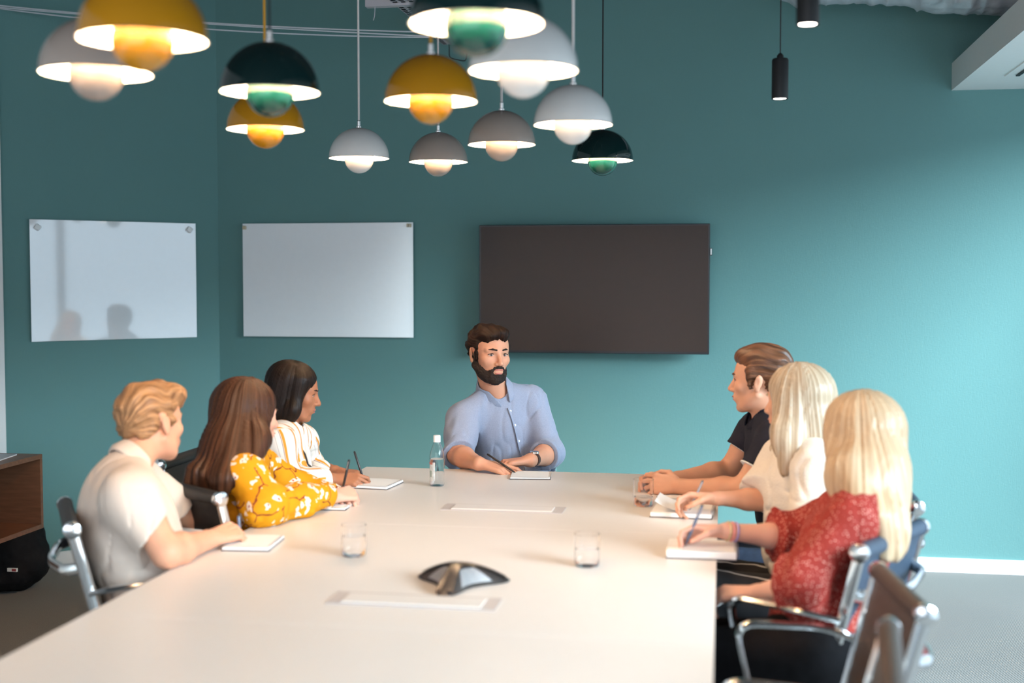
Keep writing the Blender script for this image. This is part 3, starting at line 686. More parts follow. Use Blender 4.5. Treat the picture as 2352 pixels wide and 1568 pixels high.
def face_bits(root, H, lipm, browm, eyes=True, brow_r=.0040, mouth=.0, h=.0016):
    w_ = .93 if H.fem else 1.
    if eyes:
        for s_ in (-1, 1):
            F = Fd(); F.u(H.e((s_*.030*w_, .0768, -.0035), (.0135, .0098, .0050)), .001); o = sdf_obj('eye', F, h, M_eyew, root)
            F = Fd(); F.u(H.e((s_*.030*w_+.002, .0835, -.0032), (.0052, .0042, .0050)), .001); i_ = sdf_obj('iris', F, h, M_iris, None); i_.location = tuple(-np.array(o.parent.location)); i_.parent = o; i_['label'] = 'dark iris'
            F = Fd(); F.u(H.cp((s_*.017*w_, .0835, .0), (s_*.030*w_, .0862, .0040), .0018), .002); F.u(H.cp((s_*.030*w_, .0862, .0040), (s_*.045*w_, .0785, -.0005), .0020), .002)
            sdf_obj('eyelashes', F, h, browm, root)
    for s_ in (-1, 1):
        F = Fd(); F.u(H.cp((s_*.014, .0955, .0185), (s_*.030*w_, .0905, .0215), brow_r, brow_r*.95), .004); F.u(H.cp((s_*.030*w_, .0905, .0215), (s_*.047*w_, .0755, .0185), brow_r*.9, brow_r*.4), .004)
        sdf_obj('eyebrow', F, h, browm, root)
    F = Fd(); F.u(H.e((-.0080, .0970, -.0618), (.0125, .0060, .0036), ry(-.14)), .003); F.u(H.e((.0080, .0970, -.0618), (.0125, .0060, .0036), ry(.14)), .003)
    F.u(H.e((0, .0955, -.0725-mouth), (.0155, .0068, .0044)), .002)
    F.s(H.e((0, .104, -.0665-mouth/2), (.016, .008, .0008+mouth*.4)), .001); sdf_obj('lips', F, h, lipm, root)
    if mouth > 0: F = Fd(); F.u(H.e((0, .0915, -.0668-mouth/2), (.016, .006, .0022+mouth*.5)), .001); sdf_obj('open_mouth', F, h, M_mouth, root)
CUR = dict(index=(.45, .55, .35), mid=(.5, .6, .4), ring=(.6, .7, .4), little=(.7, .7, .4), thumb=(.25, .3), spread=1.)
def hand_prims(F, w, f, n, tdir, k=1., cu=None):
    c = dict(CUR); c.update(cu or {}); f = nrm(f); n = np.array(n, float); n = nrm(n-f*(n@f)); t = np.cross(f, n); t = t if t@np.array(tdir) > 0 else -t
    w = np.array(w, float); P = lambda a, b, c_=0: w+(f*a+t*b+n*c_)*k
    kn = dict(index=(.092, .029), mid=(.096, .009), ring=(.091, -.011), little=(.082, -.029))
    ln = dict(index=(.042, .026, .021), mid=(.047, .030, .022), ring=(.043, .028, .021), little=(.033, .020, .018))
    for q in kn: F.u(cap(P(.005, kn[q][1]*.45), P(kn[q][0]-.008, kn[q][1]), .0135*k, .0105*k), .009)
    F.u(cap(P(.018, .018, .006), P(.055, .028, .008), .015*k, .012*k), .01)
    for q in kn:
        p = P(*kn[q]); a = 0; sp = (kn[q][1]/.03)*.10*c['spread']; r = .0088*k*(.9 if q == 'little' else 1)
        for j, L in enumerate(ln[q]):
            a += c[q][j]; d = nrm(f*math.cos(a)+n*math.sin(a)+t*sp); e = p+d*L*k; F.u(cap(p, e, r, r*.90), .003 if j else .007); p = e; r *= .92
    a0, a1 = c['thumb']; p = P(.022, .026, .008); d = nrm(f*.75+t*(.75-a0)+n*(.25+a0)); e = p+d*.040*k; F.u(cap(p, e, .0135*k, .011*k), .008)
    p = e; d = nrm(f*.95+t*(.25-a1)+n*(.15+a0)); e = p+d*.032*k; F.u(cap(p, e, .0105*k, .0095*k), .004); p = e; d = nrm(f+t*(-.1-a1)+n*.3); F.u(cap(p, p+d*.024*k, .0095*k, .0080*k), .003)
def torso_axes(J):
    up = nrm(J['N']-J['P']); lat = J['SR']-J['SL']; wd = np.linalg.norm(lat); lat = nrm(lat-up*(lat@up)); return np.stack([lat, np.cross(up, lat), up], 1), wd
def torso_prims(F, J, g=0., depth=1., belly=1., low=True, k=.05):
    R, wd = torso_axes(J); N, P = J['N'], J['P']; W = wd/2
    L = np.linalg.norm(N-P); fw = R[:, 1]
    F.u(ell(P+(N-P)*.66+fw*.0, (W*.92+g, .108*depth+g, L*.36+g), R), k)
    F.u(ell(P+(N-P)*.36+fw*.008, (W*.80*belly+g, .108*depth*belly+g, L*.34+g), R), k)
    if low: F.u(ell(P+(N-P)*.08, (W*.92+g, .120*depth+g, .13+g), R), k)
    for s_ in ('SR', 'SL'):
        F.u(cap(J[s_], N+(J[s_]-N)*.35+R[:, 2]*.0, .050+g, .045+g), k*.8)
        F.u(cap(N+R[:, 2]*.01, N+(J[s_]-N)*.7, .040+g, .043+g), .03)
def limb(F, pts, rs, g=0, k=.02):
    for i in range(len(pts)-1): F.u(cap(pts[i], pts[i+1], rs[i]+g, rs[i+1]+g), k)
def body(root, H, J, sk, male=True, arms=('R', 'L'), hands={}, h=.0042, ears=True):
    F = Fd(); head_prims(F, H, ears); nr0 = .052 if male else .043
    F.u(cap(H.p(0, -.022, -.055), J['N']+(J['N']-H.c)*.05, nr0*H.k, nr0*H.k*1.08), .022)
    torso_prims(F, J, -.022 if male else -.026, k=.04)
    u0, u1, f0, f1 = (.046, .040, .041, .026) if male else (.037, .032, .032, .021)
    for s_ in arms:
        S_, E_, W_ = J['S'+s_], J['E'+s_], J['W'+s_]
        m1 = S_+(E_-S_)*.45; m2 = E_+(W_-E_)*.3
        F.u(cap(S_, m1, u0, u0*.98), .03); F.u(cap(m1, E_, u0*.98, u1), .02); F.u(cap(E_, m2, u1*.98, f0), .02); F.u(cap(m2, W_, f0, f1), .02)
        hd = hands.get(s_)
        if hd: F.u(cap(W_, W_+nrm(hd['f'])*.02, f1, f1*.8), .012); hand_prims(F, W_+nrm(hd['f'])*.012, hd['f'], hd['n'], hd['t'], hd.get('k', 1. if male else .88), hd.get('c'))
    return sdf_obj('body', F, h, sk, root)
def folds(amp, sc, seed=0, fine=.0):
    def f(p):
        q = p*np.array(sc); n = vnoise(q+.6*vnoise(q*.6, seed+2)[:, None], seed); d = n*amp*.8
        d = d+amp*.5*np.clip(1-np.abs(vnoise(q*1.25+.5*n[:, None]+9, seed+7))*4.5, 0, 1)**1.5
        if fine: d = d+fine*vnoise(q*3, seed+5)
        return d
    return f
def hair_flow(H, mode='down'):
    def f(p):
        q = H.loc(p); 
        if mode == 'down': return np.stack([np.arctan2(q[:, 0], q[:, 1]+.02)*.35, q[:, 2], np.sqrt(q[:, 0]**2+q[:, 1]**2)], 1)
        return np.stack([np.arctan2(q[:, 0], q[:, 2]+.03)*.35+.25*vnoise(q*14, 3)*.2, q[:, 1], q[:, 2]], 1)
    return f
def groove(H, amp, n=46, mode='down', seed=1, base=0.):
    fl = hair_flow(H, mode)
    def f(p):
        a = fl(p); q = np.stack([a[:, 0]*n, a[:, 1]*(5 if mode == 'down' else 12), a[:, 2]*3], 1); return amp*vnoise(q, seed)+amp*.5*vnoise(q*V(2.6, 1, 1), seed+3)+base
    return f
def trousers(root, J, m, g=0, name='trousers', seed=0, r0=.082):
    F = Fd(); R, wd = torso_axes(J)
    F.u(ell(J['P']-V(0, 0, .0), (wd*.46, .125, .105), R), .05)
    for s_ in ('R', 'L'):
        hip = J['P']+R[:, 0]*(1 if s_ == 'R' else -1)*.085-V(0, 0, .02)
        F.u(cap(hip, J['K'+s_], r0+g, .060+g), .05); F.u(cap(J['K'+s_], J['A'+s_], .056+g, .042+g), .03)
    F.disp = folds(.004, (16, 16, 16), seed); F.amp = .008
    o = sdf_obj(name, F, .010, m, root)
    for s_ in ('R', 'L'):
        d = nrm(V(*(J['fwd'][:2]), 0)); a = J['A'+s_]; Rf = frame(d); G = Fd()
        G.u(ell(V(a[0], a[1], .045)+d*.07, (.045, .125, .042), Rf), .02); G.u(cap(V(a[0], a[1], .045), V(a[0], a[1], .10), .046), .02)
        G.i(sbox(V(a[0], a[1], .25), (.4, .4, .2499), rd=.0001), .001); sdf_obj('shoe', G, .009, M_black, root)
    return o
def legs(J, fwd, knee=.44, sep=.10, kz=.50, back=.0):
    J['fwd'] = V(*fwd, 0); f = nrm(J['fwd']); r = np.cross(f, (0, 0, 1)); P = J['P']
    for s_, q in (('R', 1), ('L', -1)):
        J['K'+s_] = V(P[0], P[1], 0)+f*knee+r*q*sep+V(0, 0, kz); J['A'+s_] = J['K'+s_]*V(1, 1, 0)-f*(.02+back)+V(0, 0, .10)
def collar(root, J, H, r0, m, hgt=.042, spread=.35, t_=.0035, name='collar', open_=.020, lean=.018, h=.0025):
    ax = nrm(H.p(0, -.02, -.06)-J['N']); c = J['N']+ax*.018; R, wd = torso_axes(J); fw = nrm(R[:, 1]-ax*(R[:, 1]@ax)); lt = np.cross(fw, ax)
    def f(p):
        q = p-c; z = q@ax; rad = q-z[:, None]*ax; rr = np.sqrt((rad**2).sum(1)); a = rad@fw; b = np.abs(rad@lt)
        slope = z+.35*a                          # front dips lower
        R_ = r0+lean*(1-np.clip(slope/hgt, 0, 1.3))
        d = np.abs(rr-R_)-t_; d = np.maximum(d, slope-hgt); d = np.maximum(d, -slope-.016); op = open_+spread*np.clip(z+.03, 0, .1)
        return np.maximum(d, np.where(a > 0, op-b, -1))
    F = Fd(); F.u(Pm(f, c-.11, c+.11), 0); return sdf_obj(name, F, h, m, root)
def man_root(name_loc, label): return empty('person', (name_loc[0], name_loc[1], 0), 0, label, 'person')
# ---- bearded man at the head of the table
H = Head(at(1124, 809, 4.98), (.60, -.80, -.05), .99, roll=.03)
J = dict(N=at(1140, 905, 5.05), SR=at(1064, 962, 4.97), SL=at(1220, 921, 5.14), P=at(1190, 1235, 5.24), ER=at(1052, 1058, 4.84), WR=at(1100, 1078, 4.69), EL=at(1262, 1040, 5.06), WL=at(1218, 1082, 4.83))
J['P'][2] = .50; J['ER'][2] = .785; J['WR'][2] = .775; J['WL'][2] = .772
root = man_root(J['P'], 'bearded dark-haired man in a blue-grey shirt seated at the far end of the table')
body(root, H, J, SK1, hands={'R': dict(f=(.98, -.10, -.16), n=(.10, .25, -1), t=(.1, 1, .2), c=dict(index=(.15, .35, .2), mid=(.3, .4, .3), ring=(.45, .5, .3), little=(.5, .6, .3), thumb=(.0, .1))),
    'L': dict(f=(-.85, -.45, -.05), n=(0, 0, -1), t=(0, .5, 1), c=dict(index=(.6, .7, .4), mid=(.7, .8, .4)))}, h=.0030)
M_hd = hairmat('dark_brown_hair', (.004, .002, .0015), (.018, .008, .005), .6, k=40, along=14, spec=.2)
F = Fd(); F.u(H.e((0, -.022, .045), (.083, .098, .074)), .01); F.u(H.e((0, .025, .076), (.062, .066, .040)), .02); F.u(H.e((.0, .055, .080), (.045, .040, .029)), .02); F.u(H.e((0, -.062, .01), (.070, .050, .062)), .02)
for s_ in (-1, 1): F.u(H.e((s_*.070, .016, .004), (.0085, .017, .048)), .012)
F.s(H.e((0, .115, .000), (.062, .072, .064)), .008); F.s(H.e((.083, -.008, -.03), (.022, .030, .036)), .006); F.s(H.e((-.083, -.008, -.03), (.022, .030, .036)), .006); F.s(H.e((0, -.03, -.095), (.10, .12, .045)), .02)
F.disp = lambda p, g_=groove(H, .0035, 30, 'back', 4): g_(p)+.006*vnoise(H.loc(p)*V(42, 30, 42), 8); F.amp = .012
sdf_obj('hair', F, .0028, M_hd, root, hair_flow(H, 'back'))
M_beard = mat('dark_beard', (.012, .006, .004), .8, var=.5, vs=260, bump=.6, bs=500)
F = Fd(); F.u(H.e((0, .030, -.055), (.059, .062, .066)), .02); F.u(H.e((0, .022, -.082), (.055, .062, .037)), .02); F.u(H.e((0, .070, -.106), (.026, .024, .021)), .022)
for s_ in (-1, 1): F.u(H.cp((s_*.062, .000, -.050), (s_*.034, .055, -.100), .0145), .02); F.u(H.cp((s_*.067, .010, .000), (s_*.062, .006, -.055), .0085, .012), .012); F.u(H.cp((s_*.004, .0985, -.052), (s_*.024, .088, -.058), .0055, .006), .006); F.u(H.cp((s_*.025, .088, -.060), (s_*.027, .080, -.088), .0065, .009), .006)
for s_ in (-1, 1): F.s(H.e((s_*.036, .083, -.032), (.030, .045, .030)), .006); F.s(H.cp((s_*.060, .055, .0), (s_*.050, .075, -.055), .026, .016), .006)
F.s(H.e((0, .115, -.02), (.030, .04, .030)), .004); F.s(H.e((0, .105, -.071), (.0205, .030, .0125)), .004)
for s_ in (-1, 1): F.u(H.cp((s_*.003, .1005, -.0515), (s_*.018, .0935, -.0555), .0042, .0048), .004); F.u(H.cp((s_*.018, .0935, -.0555), (s_*.0275, .0815, -.074), .0048, .0050), .004)
F.u(H.e((0, .0895, -.0865), (.009, .007, .006)), .003); F.s(H.e((0, .0, -.135), (.06, .05, .035)), .01)
F.disp = lambda p: .0016*vnoise(p*260, 3)+.0012*vnoise(p*520, 5); F.amp = .003; sdf_obj('beard', F, .0026, M_beard, root)
face_bits(root, H, M_lip, M_beard, mouth=.004, brow_r=.0036)
M_shirt = mat('chambray_shirt', (.255, .295, .40), .85, spec=.15, var=.10, vs=260, bump=.12, bs=1400, sheen=.2)
F = Fd(); torso_prims(F, J, .006, 1.08, 1.12)
F.u(ell(J['P']+(J['N']-J['P'])*.30+V(0, -.03, 0), (.16, .12, .16)), .06)
F.u(cap(J['SR'], J['SR']+(J['ER']-J['SR'])*.55, .066, .066), .04); F.u(cut(cap(J['SR']+(J['ER']-J['SR'])*.4, J['ER'], .066, .060), J['ER']+V(-.01, 0, -.005), J['ER']-J['SR']+V(.10, -.12, 0)), .02)
F.u(cap(J['SL'], J['EL'], .066, .058), .04); mL = J['EL']+(J['WL']-J['EL'])*.30; F.u(cut(cap(J['EL'], mL+(mL-J['EL'])*.4, .062, .060), mL, J['WL']-J['EL']), .02)
F.s(cap(J['N']+nrm(J['N']-H.c)*.02, H.p(0, 0, -.06), .054, .060), .01); R_, wd = torso_axes(J); F.s(H.e((0, .048, -.165), (.020, .045, .055)), .012)
F.disp = folds(.0075, (15, 12, 5.5), 3, .002); F.amp = .016; sh = sdf_obj('shirt', F, .0045, M_shirt, root)
col_ = collar(root, J, H, .059, M_shirt, .044)
for S_, E_, pt_, n_, r_ in ((J['SR'], J['ER'], J['ER']+V(-.01, 0, -.005), J['ER']-J['SR']+V(.10, -.12, 0), .066), (J['EL'], mL+(mL-J['EL'])*.4, mL, J['WL']-J['EL'], .065)):
    G = Fd(); n_ = nrm(n_); G.u(cut(cut(cap(S_, E_+(E_-S_)*.1, r_, r_-.002), pt_+n_*.003, n_), pt_-n_*.030, -n_), 0); G.s(cap(E_-n_*.2, E_+n_*.2, .046), .002); G.disp = folds(.003, (30, 30, 30), 5); G.amp = .005; sdf_obj('rolled_cuff', G, .004, M_shirt, root)
fwd_ = R_[:, 1]; line = []
def surf(F, a, d, t0=.0, t1=.3):
    ts = np.linspace(t0, t1, 160); v = F(a[None]+ts[:, None]*d[None]); i = np.nonzero(v < 0)[0]; return a+d*(ts[i[-1]] if len(i) else t0)
bt = MB(); pk = MB()
pl = [surf(F, J['P']+(J['N']-J['P'])*t_+R_[:, 0]*(-.012), fwd_) for t_ in np.linspace(.93, .40, 26)]
MB().tube([p-fwd_*.0015 for p in pl], .0045, 8, sec=(3.4, .9)).build('placket', M_shirt, root).location = tuple(-np.array(root.location))
for i in (1, 6, 12, 18, 24):
    b_ = MB().lathe([(0, .0), (.0052, 0), (.0056, .002), (.0045, .0035), (.0, .003)], 12, (0, 0, 0), np.stack([R_[:, 0], np.cross(fwd_, R_[:, 0]), fwd_], 1)).build('button', M_mag, root)
    b_.location = tuple(pl[i]+fwd_*.003-np.array(root.location))
for s_, pts_ in (('ER', 'SR'), ):
    a = J['ER']; d = nrm(J['ER']-J['SR']); 
M_strap = mat('brown_leather_strap', (.06, .022, .014), .5, var=.2)
wd_ = nrm(J['WL']-J['EL']); mb = MB().tube([J['WL']-wd_*.035, J['WL']-wd_*.012], .031, 20, sec=(1.05, .95)); mb.build('watch_strap', M_strap, root).location = tuple(-np.array(root.location))
wf = J['WL']-wd_*.024+V(.01, -.008, .026)
o = MB().lathe([(0, 0), (.018, 0), (.018, .007), (.015, .009), (0, .009)], 20, (0, 0, 0)).build('watch_face', M_chrome, root); o.location = tuple(wf-np.array(root.location))
legs(J, (0, -1), .42); M_navy = mat('dark_navy_trousers', (.02, .025, .045), .8, var=.1); trousers(root, J, M_navy)
pen(J['WR']+V(.15, -.03, -.028), at(1120, 1043, 4.70), M_pen, 'black pen held between the fingers of the bearded man')
# ---- woman with black bob, striped shirt (far left)
H = Head(at(676, 897, 4.30), (.93, .24, -.20), .87, roll=.0, fem=True)
J = dict(N=at(660, 992, 4.28), SR=at(636, 1018, 4.14), SL=at(690, 1010, 4.44), P=V(-1.66, 4.22, .49), ER=at(662, 1118, 4.12), WR=at(762, 1099, 4.26), EL=at(716, 1105, 4.55), WL=at(770, 1098, 4.45))
J['ER'][2] = .775; J['WR'][2] = .770; J['WL'][2] = .768; J['EL'][2] = .77
root = man_root(J['P'], 'woman with a black bob and white shirt with orange stripes, writing')
body(root, H, J, SK3, False, hands={'R': dict(f=(.97, .2, -.02), n=(.1, .55, -.85), t=(.2, .85, .5), c=dict(index=(.5, .8, .4), mid=(.65, .9, .5), ring=(.8, 1.0, .6), little=(.9, 1., .6), thumb=(.3, .4))), 'L': dict(f=(.9, -.3, -.0), n=(0, 0, -1), t=(.3, -1, 0))}, h=.0036, ears=False)
M_hb = hairmat('black_hair', (.005, .0035, .003), (.013, .007, .005), .38, 60, 3, spec=.22)
F = Fd(); F.u(H.e((0, -.020, .045), (.086, .108, .082)), .01); F.u(H.e((0, -.050, -.03), (.090, .078, .10)), .03)
for s_ in (-1, 1): F.u(H.cp((s_*.060, .028, .055), (s_*.078, .018, -.080), .024, .026), .03); F.u(H.cp((s_*.078, .015, -.07), (s_*.068, .005, -.150), .026, .020), .03)
F.u(H.e((0, -.045, -.105), (.082, .062, .060)), .04)
F.s(H.e((0, .108, -.030), (.058, .062, .100)), .010); F.s(H.e((0, .04, -.13), (.045, .05, .08)), .02); F.disp = groove(H, .0018, 60, 'down', 4); F.amp = .006
sdf_obj('hair', F, .0038, M_hb, root, hair_flow(H))
face_bits(root, H, M_lip3, M_hb, h=.0018, brow_r=.0028)
def stripemat():
    m = mat('striped_cotton', (.80, .77, .72), .8, spec=.15, bump=.2, bs=500); nt = m.node_tree; L = nt.links
    a = N_(nt, 'Attribute', attribute_name='flow'); sx = N_(nt, 'SeparateXYZ'); L.new(a.outputs['Vector'], sx.inputs[0])
    q = N_(nt, 'Math', operation='DIVIDE', i_1=.052); L.new(sx.outputs[0], q.inputs[0]); fr = N_(nt, 'Math', operation='FRACT'); L.new(q.outputs[0], fr.inputs[0])
    W = (.80, .77, .72); r = ramp(nt, [(0, W), (.30, (.62, .27, .04)), (.47, W), (.50, (.22, .16, .20)), (.54, W), (.80, (.45, .42, .42)), (.83, W)], fr.outputs[0], 'CONSTANT')
    L.new(r.outputs[0], nt.nodes['Principled BSDF'].inputs['Base Color']); return m
M_str = stripemat()
def clothflow(J, arms):
    R, wd = torso_axes(J)
    def f(p):
        u = (p-J['P'])@R[:, 0]; v = (p-J['P'])@R[:, 2]; dep = (p-J['P'])@R[:, 1]; u = u+np.abs(dep)*.25; best = np.full(len(p), .085)
        for s_ in arms:
            for a, b in ((J['S'+s_], J['E'+s_]), (J['E'+s_], J['W'+s_])):
                ab = b-a; t = np.clip((p-a)@ab/(ab@ab), .17, 1); c = a+t[:, None]*ab; d = np.sqrt(((p-c)**2).sum(1)); x = nrm(np.cross(ab, (.3, .5, 1.))); y = nrm(np.cross(ab, x)); q = p-c
                ang = np.arctan2(q@y, q@x)*.055; m_ = d < best; u = np.where(m_, ang+.5, u); v = np.where(m_, t, v); best = np.minimum(best, d)
        return np.stack([u, v, dep], 1)
    return f
F = Fd(); torso_prims(F, J, .010, 1.05, 1.05); R_, wd = torso_axes(J)
F.u(ell(J['P']+(J['N']-J['P'])*.60+R_[:, 1]*.060, (.125, .075, .09), R_), .05)
ct = J['WR']+(J['ER']-J['WR'])*.28
F.u(cap(J['SR'], J['ER'], .058, .050), .03); F.u(cut(cap(J['ER'], ct, .052, .047), ct-(J['WR']-J['ER'])*.02, J['WR']-J['ER']), .03); F.u(cap(J['SL'], J['EL'], .058, .05), .03); F.u(cap(J['EL'], J['WL']-V(.06, 0, 0), .048, .045), .03)
F.s(cap(J['N'], H.p(0, 0, -.06), .047, .055), .01); F.s(ell(J['N']+R_[:, 1]*.085-R_[:, 2]*.055, (.022, .050, .085), R_@rx(-.35)), .01)
F.disp = folds(.006, (9, 9, 14), 7, .001); F.amp = .012; sdf_obj('striped_shirt', F, .0048, M_str, root, clothflow(J, ('R', 'L')))
cf = nrm(J['WR']-J['ER']); G = Fd(); G.u(cut(cut(cap(ct-cf*.03, ct+cf*.05, .046, .043), ct+cf*.028, cf), ct-cf*.012, -cf), .002); G.s(cap(ct-cf*.1, ct+cf*.1, .036), .002); o = sdf_obj('cuff', G, .0035, M_str, root, lambda p: np.stack([(p-ct)@cf*1.3+.033, p[:, 1], p[:, 2]], 1))
collar(root, J, H, .052, M_str, .040, .9, open_=.03, h=.003)
M_cord = mat('black_lanyard', (.012, .010, .012), .6)
lp = [J['N']+R_[:, 0]*.045+R_[:, 1]*.02+R_[:, 2]*.02]+[surf(F, J['P']+(J['N']-J['P'])*t_+R_[:, 0]*(.045-.04*(1-abs(t_-.4)/.5)), R_[:, 1])+R_[:, 1]*.003 for t_ in np.linspace(.88, .45, 14)]
MB().tube(lp, .0038, 6).build('lanyard', M_cord, root).location = tuple(-np.array(root.location))
legs(J, (1, .05), .40); trousers(root, J, M_navy)
pen(at(834, 1098, 4.32), at(814, 1037, 4.32), M_pen, 'black pencil held by the woman in the striped shirt')
# ---- woman in yellow floral blouse, long brown hair
H = Head(at(574, 952, 3.82), (.58, .81, -.10), .93, fem=True)
J = dict(N=at(560, 1055, 3.76), SR=at(566, 1095, 3.60), SL=at(592, 1075, 3.92), P=V(-1.66, 3.68, .49), ER=at(604, 1190, 3.56), WR=at(762, 1150, 3.86), EL=at(700, 1150, 4.02), WL=at(760, 1140, 4.0))
J['ER'][2] = .785; J['WR'][2] = .780; J['EL'][2] = .77; J['WL'][2] = .768
root = man_root(J['P'], 'woman with long straight brown hair in a yellow floral blouse, seen from behind')
body(root, H, J, SK4, False, hands={'R': dict(f=(.55, .85, .02), n=(-.3, .5, -.8), t=(-.6, .5, .6), c=dict(index=(.6, .9, .5), mid=(.8, 1.0, .6), ring=(.9, 1.1, .6), little=(1., 1.1, .6), thumb=(.3, .4))), 'L': dict(f=(.6, -.7, 0), n=(0, 0, -1), t=(.7, -.7, 0))}, h=.0045, ears=False)
def floral():
    m = mat('yellow_floral_blouse', (.62, .275, .010), .75, spec=.15, bump=.2, bs=300); nt = m.node_tree; L = nt.links; tc = N_(nt, 'TexCoord')
    def vor(sc, feat='F1', rnd=1.): v = N_(nt, 'TexVoronoi', feature=feat); v.inputs['Scale'].default_value = sc; v.inputs['Randomness'].default_value = rnd; return v
    nz = N_(nt, 'TexNoise'); nz.inputs['Scale'].default_value = 16; L.new(tc.outputs['Object'], nz.inputs[0])
    wob = N_(nt, 'Mix', data_type='RGBA'); wob.inputs[0].default_value = .05; L.new(tc.outputs['Object'], wob.inputs[6]); L.new(nz.outputs[1], wob.inputs[7])
    # branches: edges of large warped cells, blossoms: clusters of small dots near them
    e = vor(7.5, 'DISTANCE_TO_EDGE'); L.new(wob.outputs[2], e.inputs['Vector']); be = N_(nt, 'Math', operation='LESS_THAN', i_1=.016); L.new(e.outputs[0], be.inputs[0])
    n2 = N_(nt, 'TexNoise'); n2.inputs['Scale'].default_value = 11; L.new(tc.outputs['Object'], n2.inputs[0]); g1 = N_(nt, 'Math', operation='GREATER_THAN', i_1=.50); L.new(n2.outputs[0], g1.inputs[0]); b2 = N_(nt, 'Math', operation='MULTIPLY'); L.new(be.outputs[0], b2.inputs[0]); L.new(g1.outputs[0], b2.inputs[1])
    f1 = vor(36); L.new(wob.outputs[2], f1.inputs['Vector']); p1 = vor(110); L.new(tc.outputs['Object'], p1.inputs['Vector'])
    rad = N_(nt, 'Math', operation='MULTIPLY_ADD', i_1=.35); L.new(p1.outputs[0], rad.inputs[0]); L.new(f1.outputs[0], rad.inputs[2]); fl = N_(nt, 'Math', operation='LESS_THAN', i_1=.56); L.new(rad.outputs[0], fl.inputs[0])
    cl = vor(12); L.new(tc.outputs['Object'], cl.inputs['Vector']); cm = N_(nt, 'Math', operation='LESS_THAN', i_1=.56); L.new(cl.outputs[0], cm.inputs[0]); wm = N_(nt, 'Math', operation='MULTIPLY'); L.new(fl.outputs[0], wm.inputs[0]); L.new(cm.outputs[0], wm.inputs[1])
    cen = N_(nt, 'Math', operation='LESS_THAN', i_1=.13); L.new(f1.outputs[0], cen.inputs[0]); cw = N_(nt, 'Math', operation='MULTIPLY'); L.new(cen.outputs[0], cw.inputs[0]); L.new(cm.outputs[0], cw.inputs[1])
    a = N_(nt, 'Mix', data_type='RGBA'); L.new(base_mix(m).outputs[2], a.inputs[6]); a.inputs[7].default_value = (.22, .05, .02, 1); L.new(b2.outputs[0], a.inputs[0])
    b = N_(nt, 'Mix', data_type='RGBA'); L.new(a.outputs[2], b.inputs[6]); b.inputs[7].default_value = (.80, .70, .62, 1); L.new(wm.outputs[0], b.inputs[0])
    c = N_(nt, 'Mix', data_type='RGBA'); L.new(b.outputs[2], c.inputs[6]); c.inputs[7].default_value = (.38, .09, .06, 1); L.new(cw.outputs[0], c.inputs[0])
    L.new(c.outputs[2], nt.nodes['Principled BSDF'].inputs['Base Color']); return m
M_flo = floral()
F = Fd(); torso_prims(F, J, .010, 1.08, 1.1)
R_, wd = torso_axes(J); mE = (J['ER']+J['WR'])/2
F.u(cap(J['SR'], J['ER']+V(0, 0, .02), .060, .062), .04); F.u(cap(J['ER']+V(0, 0, .012), mE+V(0, 0, .012), .060, .056), .04); F.u(cap(mE+V(0, 0, .012), J['WR']-nrm(J['WR']-J['ER'])*.03+V(0, 0, .004), .056, .043), .03)
F.u(cap(J['SL'], J['EL'], .058, .052), .04); F.u(cap(J['EL'], J['WL'], .052, .04), .03)
F.disp = folds(.009, (10, 10, 12), 12, .002); F.amp = .017; F.i(Pm(lambda p: np.where(p[:, 0] > -1.395, .7425-p[:, 2], -1), V(-3, 0, 0), V(0, 9, 2)), .001); sdf_obj('floral_blouse', F, .005, M_flo, root)
M_brn = hairmat('long_brown_hair', (.018, .008, .005), (.070, .030, .016), .42, 60, 2.2, spec=.25)
F = Fd(); F.u(H.e((0, -.022, .040), (.088, .108, .085)), .01)
b0, b1 = at(470, 1060, 3.62), at(440, 1110, 3.60)
F.u(cap(H.p(0, -.045, .02), at(525, 1040, 3.70), .088, .084), .05); F.u(cap(at(525, 1040, 3.70), at(478, 1105, 3.62), .088, .052), .05); F.u(cap(at(545, 1010, 3.72), at(520, 1100, 3.56), .06, .045), .04)
F.u(cap(H.p(.055, -.02, -.02), at(592, 1010, 3.70), .045, .036), .04); F.u(cap(at(592, 1010, 3.70), at(572, 1108, 3.55), .036, .010), .04)
F.u(cap(at(500, 1090, 3.57), at(505, 1140, 3.53), .030, .010), .03); F.u(cap(at(455, 1090, 3.60), at(432, 1122, 3.58), .045, .020), .03)
F.s(H.e((0, .110, -.030), (.062, .062, .110)), .010); F.disp = groove(H, .0040, 60, 'down', 9); F.amp = .009
hw = sdf_obj('hair', F, .0048, M_brn, root, hair_flow(H))
face_bits(root, H, M_lip, M_brn, eyes=False, h=.0022)
legs(J, (.9, .4), .40); trousers(root, J, M_navy)
pen(at(786, 1128, 3.93), at(802, 1056, 3.93), M_pen, 'black pencil held upright by the woman in the yellow floral blouse')
